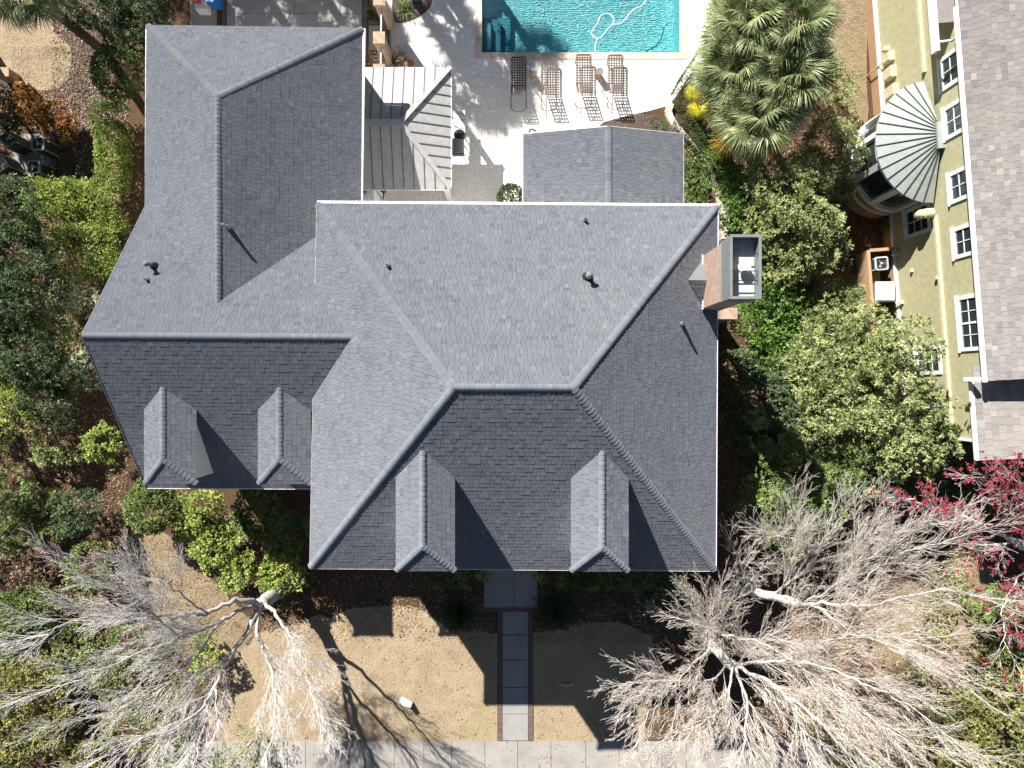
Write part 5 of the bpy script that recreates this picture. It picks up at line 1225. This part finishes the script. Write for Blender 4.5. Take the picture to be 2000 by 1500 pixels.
plant('evergreen_bush', 'dark bush in shade at the lower right house corner', 'bush', [(1300, 1150, 1.1, .9, .9), (1330, 1200, .9, .7, .7)], 'broad', 'lf_dark')
# lower left
plant('evergreen_bush', 'lush green bush at the left edge below the brown straw', 'bush', [(30, 1200, 1.3, 1.1, .9), (75, 1185, 1.1, .8, .8), (25, 1260, 1.1, .8, .7)], 'broad', 'lf_mid', G1)
plant('evergreen_bush', 'yellow green bush filling the bottom left corner', 'bush', [(45, 1340, 1.4, 1.2, 1.0), (120, 1310, 1.1, .9, .8), (20, 1440, 1.5, 1.3, 1.0), (110, 1420, 1.3, 1.0, .9), (170, 1480, 1.1, .9, .8)], 'broad', 'lf_yellow', G1, dens=.8)
plant('evergreen_bush', 'olive bush behind the grey twigs near the bottom edge', 'bush', [(250, 1420, 1.0, 1.0, .7), (330, 1470, 1.0, .9, .7), (220, 1330, .9, .9, .6)], 'small', 'lf_pale', G1, gap=.35, dens=.6)
plant('evergreen_bush', 'small green bush seen between the forks of the grey tree', 'bush', [(405, 1290, .9, .55, .6), (400, 1255, .7, .4, .5)], 'broad', 'lf_bright', G1)
plant('evergreen_bush', 'green bush in the middle of the grey twigs', 'bush', [(300, 1270, .9, .8, .6), (250, 1240, .9, .7, .6)], 'small', 'lf_mid', G1, gap=.3)
plant('evergreen_bush', 'dark bush at the bottom edge beside the pavement', 'bush', [(500, 1450, .8, .8, .6), (450, 1490, .8, .7, .6)], 'small', 'lf_pale', G1, gap=.4, dens=.5)
# east side, top
hedge('boxwood_hedge', 'smooth boxwood hedge along the deck edge below the palms', [(1378, 118), (1350, 160), (1338, 182)], .85, .7, 'fine', 'lf_box', 'clipped boxwood hedges', dens=.8, rag=.02)
hedge('boxwood_hedge', 'short boxwood block beside the yellow palm', [(1328, 208), (1345, 205)], .6, .6, 'fine', 'lf_box', 'clipped boxwood hedges', dens=.8, rag=.02)
hedge('boxwood_hedge', 'long boxwood hedge running down from the yellow palm', [(1338, 230), (1365, 265), (1395, 305), (1405, 330)], .72, .7, 'fine', 'lf_box', 'clipped boxwood hedges', dens=.8, rag=.02)
plant('boxwood_ball', 'small boxwood mound at the peak of the low north roof', 'shrub', [(1285, 248, .45, .42, .4)], 'fine', 'lf_box', dens=1.2, gap=0, lump=.04)
plant('boxwood_ball', 'small shrub wedged between the patio and the main roof', 'shrub', [(997, 384, .6, .5, .5)], 'small', 'lf_box', dens=3.0, gap=0, lump=.08)
hedge('low_hedge', 'dark green groundcover strip between the low north roof and the stone edging', [(1350, 300), (1360, 345), (1362, 392)], .75, .35, 'small', 'lf_mid')
mb = MB(); ed = spline([P(x, y, 0) for x, y in ((1309, 205), (1304, 222), (1315, 245), (1335, 270), (1355, 295), (1378, 330), (1392, 360), (1404, 395), (1410, 430), (1414, 468))], 4)
mbs = MB()
for a, b in zip(ed, ed[1:]):
    d = (b-a); c = a+d*.04; e = b-d*.04; mbs.bar((c.x, c.y, .09), (e.x, e.y, .09), .26, .22)
tag(mbs.build('stone_edging', M['coping'], loc=(ed[0].x, ed[0].y, 0)), 'curved tan stone edging winding past the low north roof', 'edging')
plant('evergreen_bush', 'lush green shrub below the palm clump, left side', 'bush', [(1425, 330, 1.5, 1.0, .9), (1400, 290, 1.2, .6, .7), (1450, 370, 1.5, .9, .9)], 'small', 'lf_lush', 'evergreens between the two houses', dens=1.1)
plant('evergreen_bush', 'lush green shrub beside the stone edging above the chimney', 'bush', [(1435, 415, 1.5, .65, .8), (1448, 445, 1.3, .5, .7)], 'broad', 'lf_lush', 'evergreens between the two houses', dens=1.1)
plant('round_shrub', 'round grey green shrub left of the bay', 'shrub', [(1615, 295, 2.2, 1.15, 1.1), (1580, 330, 1.8, .8, .8)], 'rosette', 'lf_pale', 'evergreens between the two houses', dens=1.0, scale=.7)
plant('wispy_shrub', 'sparse olive shrub on the dry grass right of the palms', 'shrub', [(1635, 170, 1.1, .8, .6), (1650, 215, 1.0, .6, .5), (1610, 130, 1.0, .6, .5)], 'rosette', 'lf_pale', 'evergreens between the two houses', gap=.55, dens=.6, scale=.7)
plant('wax_myrtle', 'pale leaved evergreen tree above the brick pillar', 'tree', [(1560, 400, 3.4, 1.5, 1.3), (1510, 440, 3.0, 1.0, 1.0), (1590, 470, 3.0, 1.1, 1.0), (1545, 505, 2.8, 1.0, .9), (1520, 385, 3.0, .9, .9)], 'rosette', 'lf_pale', 'evergreens between the two houses', r0=.08, crown='crown', trunk='trunk', dens=1.1, scale=.95, gap=.38, lump=.34)
plant('evergreen_bush', 'lush bright green shrub below the brick pillar', 'bush', [(1500, 610, 1.8, 1.3, 1.1), (1560, 640, 1.8, 1.1, 1.0), (1480, 575, 1.6, .8, .8), (1520, 690, 1.6, 1.1, .9)], 'broad', 'lf_lush', 'evergreens between the two houses', dens=1.0)
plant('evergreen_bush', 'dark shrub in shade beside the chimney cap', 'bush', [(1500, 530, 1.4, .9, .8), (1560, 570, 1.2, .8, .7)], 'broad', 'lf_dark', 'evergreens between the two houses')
plant('wispy_shrub', 'sparse pale sapling beside the timber enclosure', 'shrub', [(1640, 590, 2.2, .7, .6), (1620, 575, 2.0, .5, .5), (1665, 580, 2.4, .45, .4)], 'rosette', 'lf_pale', 'evergreens between the two houses', gap=.4, scale=.85)
plant('wax_myrtle', 'large pale leaved tree overlapping the lower green house wall', 'tree', [(1700, 720, 4.4, 1.7, 1.4), (1640, 660, 3.8, 1.1, 1.0), (1640, 780, 4.0, 1.4, 1.2), (1760, 790, 4.4, 1.3, 1.2), (1720, 850, 4.0, 1.3, 1.1), (1820, 850, 3.8, .9, .8), (1680, 640, 3.2, .8, .7), (1600, 720, 3.4, .9, .9)], 'rosette', 'lf_pale', 'evergreens between the two houses', r0=.12, crown='crown', trunk='trunk', gap=.42, dens=1.15, lump=.36, scale=1.05)
plant('wax_myrtle', 'green tree between the pale tree and the leafless twigs', 'tree', [(1560, 930, 3.6, 1.3, 1.1), (1500, 960, 3.2, .9, .9), (1630, 900, 3.4, 1.1, 1.0), (1540, 1010, 3.0, 1.1, .9), (1480, 1010, 2.6, .7, .8), (1610, 990, 2.8, .9, .8)], 'rosette', 'lf_mid', 'evergreens between the two houses', r0=.1, crown='crown', trunk='trunk', gap=.3, lump=.32, scale=.9)
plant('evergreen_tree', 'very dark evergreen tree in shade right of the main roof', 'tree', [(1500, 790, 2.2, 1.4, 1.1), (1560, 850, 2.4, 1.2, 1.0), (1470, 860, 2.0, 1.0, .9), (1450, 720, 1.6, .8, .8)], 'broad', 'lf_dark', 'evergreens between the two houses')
plant('evergreen_bush', 'lone bright sprig shrub at the right roof edge', 'bush', [(1478, 820, 3.2, .35, .4), (1490, 870, 3.2, .4, .4)], 'rosette', 'lf_pale', 'evergreens between the two houses', gap=.4, scale=.7)
plant('evergreen_bush', 'dark bush below the tan shingle roof corner', 'bush', [(1830, 930, 1.2, 1.0, .8), (1740, 940, 1.0, .9, .7), (1900, 950, 1.2, .9, .8)], 'broad', 'lf_dark', 'evergreens between the two houses', gap=.3)
plant('evergreen_bush', 'green undergrowth shrub below the upper pale twigs', 'bush', [(1560, 1060, 1.2, 1.1, .8), (1640, 1050, 1.1, .9, .7)], 'small', 'lf_pale', 'evergreens between the two houses', gap=.35, dens=.6)
# east bottom
plant('evergreen_bush', 'yellow green bush in the bottom right corner', 'bush', [(1940, 1330, 1.6, 1.3, 1.0), (1880, 1390, 1.3, 1.1, .9), (1960, 1430, 1.6, 1.4, 1.0), (1870, 1480, 1.3, 1.1, .8)], 'broad', 'lf_yellow', dens=.8)
plant('evergreen_bush', 'dark green bush at the right edge under the red blossom', 'bush', [(1970, 1230, 1.3, 1.0, .8), (1920, 1180, 1.0, .8, .7)], 'broad', 'lf_mid')
plant('evergreen_bush', 'olive bush under the pale twigs at the bottom edge', 'bush', [(1760, 1470, 1.0, 1.1, .7), (1680, 1500, .9, .9, .6), (1800, 1400, .9, .9, .6)], 'small', 'lf_yellow', gap=.4, dens=.5)
# fuller planting between the pieces above
plant('evergreen_bush', 'olive green bush left of the yellow green hedge', 'bush', [(70, 450, 1.6, .8, .8)], 'small', 'lf_mid', G1, gap=.2)
plant('evergreen_bush', 'dark bush beneath the wide yellow green hedge', 'bush', [(60, 590, 1.4, .9, .8), (100, 540, 1.0, .6, .6)], 'small', 'lf_mid', G1, gap=.25)
plant('evergreen_bush', 'mid green bush above the bright left edge bush', 'bush', [(30, 700, 1.6, 1.0, .9), (85, 740, 1.3, .8, .8)], 'small', 'lf_mid', G1, gap=.2)
plant('evergreen_bush', 'scrubby green bush halfway between the left edge and gable', 'bush', [(130, 810, .9, .7, .6), (105, 830, .7, .5, .4)], 'small', 'lf_mid', G1, gap=.4, dens=.6)
plant('evergreen_bush', 'low brown green scrub on the straw above the lush left bush', 'bush', [(40, 1100, .7, .9, .5), (90, 1130, .6, .7, .4)], 'small', 'lf_litter', G1, gap=.3, dens=.5)
plant('evergreen_bush', 'tangled undergrowth beneath the far left grey twigs', 'bush', [(150, 1250, .9, 1.0, .6), (200, 1290, .8, .9, .6), (130, 1210, .8, .8, .5)], 'small', 'lf_pale', G1, gap=.25, dens=.6)
plant('evergreen_bush', 'tangled undergrowth beneath the middle grey twigs', 'bush', [(300, 1380, .8, 1.0, .6), (370, 1350, .8, .8, .5), (240, 1370, .8, .8, .6)], 'small', 'lf_pale', G1, gap=.35, dens=.5)
plant('evergreen_bush', 'lush green shrub between stone edging and pale myrtle', 'bush', [(1470, 400, 2.0, .8, .8), (1455, 490, 1.5, .7, .7)], 'small', 'lf_lush', 'evergreens between the two houses')
plant('evergreen_bush', 'pale shrub under the bay, left side', 'bush', [(1640, 350, 1.2, .7, .6), (1610, 380, 1.4, .8, .7)], 'rosette', 'lf_pale', 'evergreens between the two houses', gap=.2, scale=.7)
plant('wax_myrtle', 'pale spreading branch mass left of the timber enclosure', 'tree', [(1620, 640, 2.8, .9, .8), (1570, 700, 2.8, .9, .8), (1660, 700, 3.0, .9, .8)], 'rosette', 'lf_pale', 'evergreens between the two houses', gap=.4, lump=.34, crown='crown', trunk='trunk', scale=.95)
plant('wax_myrtle', 'green tree at the end of the tan shingle eave', 'tree', [(1660, 880, 3.4, 1.0, .9), (1700, 930, 3.0, .9, .8), (1790, 890, 3.6, .8, .7)], 'rosette', 'lf_pale', 'evergreens between the two houses', gap=.4, lump=.34, crown='crown', trunk='trunk', scale=.95)
plant('evergreen_bush', 'scrub beneath the right hand pale twigs', 'bush', [(1650, 1220, .7, 1.0, .5), (1560, 1260, .7, .9, .5), (1700, 1320, .7, 1.0, .5), (1500, 1400, .6, .9, .4)], 'small', 'lf_litter', None, gap=.3, dens=.45)
plant('evergreen_bush', 'green scrub showing through the lowest pale twigs', 'bush', [(1600, 1400, .7, .9, .5), (1640, 1480, .7, .9, .5), (1480, 1330, .6, .6, .4)], 'small', 'lf_pale', None, gap=.4, dens=.4)
plant('evergreen_bush', 'green scrub right of the pale twigs', 'bush', [(1830, 1200, .9, .9, .6), (1800, 1290, .9, .9, .6), (1850, 1120, .8, .7, .5)], 'small', 'lf_pale', None, gap=.4, dens=.45)
# small tufts
def tuft(px, py, lab, n=60, L=.55, mat='lf_mid', grp=None, z=0):
    SEED[0] += 1; rng = np.random.default_rng(SEED[0]); q = P(px, py, 0); t = thing('grass_tuft', lab, 'grass tuft', (q.x, q.y, z), grp)
    b = np.array([[q.x, q.y, z]])+rng.normal(size=(n, 3))*np.array([.1, .1, 0]); d = unit(rng.normal(size=(n, 3))*np.array([.8, .8, .2])+np.array([0, 0, .9])); V, F = leaf_arrays(b, d, L, .035, rng)
    link_mesh('blades', quads_mesh('blades', V-np.array([q.x, q.y, z]), F, rng.random(n)), M[mat], t)
tuft(790, 18, 'dark grassy tuft in the garden bed at the top edge', 90); tuft(775, 120, 'brownish grassy tuft behind the brick pier railing', 110, .5, 'lf_litter'); tuft(730, 118, 'dry tuft in the brick square beside the driveway', 60, .35, 'lf_litter'); tuft(729, 25, 'green tuft in the upper brick square beside the driveway', 70, .35)
tuft(945, 1120, 'small green tuft left of the entry pad', 60, .4, 'lf_bright'); tuft(1052, 1128, 'small green tuft right of the entry pad', 60, .4, 'lf_bright')
plant('potted_plant', 'small plant with narrow leaves in a pale pot by the green wall', 'plant', [(1728, 437, .5, .28, .3)], 'rosette', 'lf_pale', scale=.7, dens=2)
# unseen evergreens added beyond the frame on the sunny side to shade the west garden
for i, (x, y, z, r) in enumerate(((-22.7, 13.8, 5.0, 1.25), (-21.4, 14.2, 5.0, 1.3), (-24.3, 11.0, 6.0, 2.3), (-25.0, 8.5, 5.6, 2.2), (-26.0, 4.0, 6.5, 2.4), (-25.0, -2.5, 5.6, 2.0), (-24.5, -8.0, 4.6, 1.5), (-18.6, 20.8, 5.0, 1.6))):
    k = K(z); plant('evergreen_tree', 'tall evergreen beyond the photo edge added to shade the west garden', 'tree', [(1000+x/k, 750-y/k, z, r, r*1.1)]+([(1000+(x+1)/k, 750-(y+1.2)/k, z-1.5, r*.8, r)] if i > 1 else []), 'rosette', 'lf_dark', 'added evergreens beyond the left edge', r0=.15, crown='crown', trunk='trunk', dens=.6, scale=1.9)

# leaf litter and straw: nobody could count it
rng = np.random.default_rng(99)
def litter(name, boxes, n, L, W, mat, z=.03):
    Pn = []
    for x0, x1, y0, y1, w in boxes:
        m = int(n*w); Pn.append(np.stack([rng.uniform(x0, x1, m), rng.uniform(y0, y1, m)], 1))
    p = np.concatenate(Pn); q = np.zeros((len(p), 3)); q[:, 0] = (p[:, 0]-1000)*K(0); q[:, 1] = (750-p[:, 1])*K(0); q[:, 2] = z*rng.random(len(p))+.014
    d = unit(rng.normal(size=q.shape)*np.array([1, 1, .25])+np.array([0, 0, .12])); V, F = leaf_arrays(q, d, L, W, rng)
    tag(link_mesh(name, quads_mesh(name, V, F, rng.random(len(F))), M[mat]), kind='stuff')
litter('leaf_litter', [(-40, 250, 170, 1250, .34), (100, 240, -40, 340, .08), (1400, 1780, 250, 1000, .2), (240, 620, 1000, 1240, .06), (1400, 2040, 1000, 1560, .28), (600, 960, 1120, 1200, .03), (560, 965, 1180, 1250, .02), (1045, 1290, 1190, 1260, .015), (560, 965, 1250, 1446, .006), (1045, 1250, 1380, 1500, .003), (560, 1250, 1446, 1500, .004), (1040, 1330, 1120, 1230, .04)], 52000, .11, .028, 'lf_litter')
litter('dry_grass', [(565, 965, 1205, 1440, .3), (1045, 1290, 1225, 1440, .16), (-60, 100, -40, 120, .05), (20, 130, 80, 170, .04), (1610, 1700, 0, 260, .12), (260, 460, 1050, 1220, .08), (1400, 1900, 1150, 1500, .25)], 60000, .09, .014, 'grass_blade') if False else None
M['grass_blade'] = leaf_mat('straw_blade', (.24, .175, .10), (.38, .295, .19), (.56, .47, .33), .8, 0, .2)
litter('dry_grass', [(425, 966, 1205, 1443, .5), (1045, 1290, 1225, 1443, .16), (-60, 98, -40, 116, .06), (20, 130, 90, 168, .05), (1610, 1690, 0, 260, .10), (265, 440, 1050, 1200, .07), (1400, 1900, 1150, 1500, .22)], 100000, .055, .008, 'grass_blade', .03)
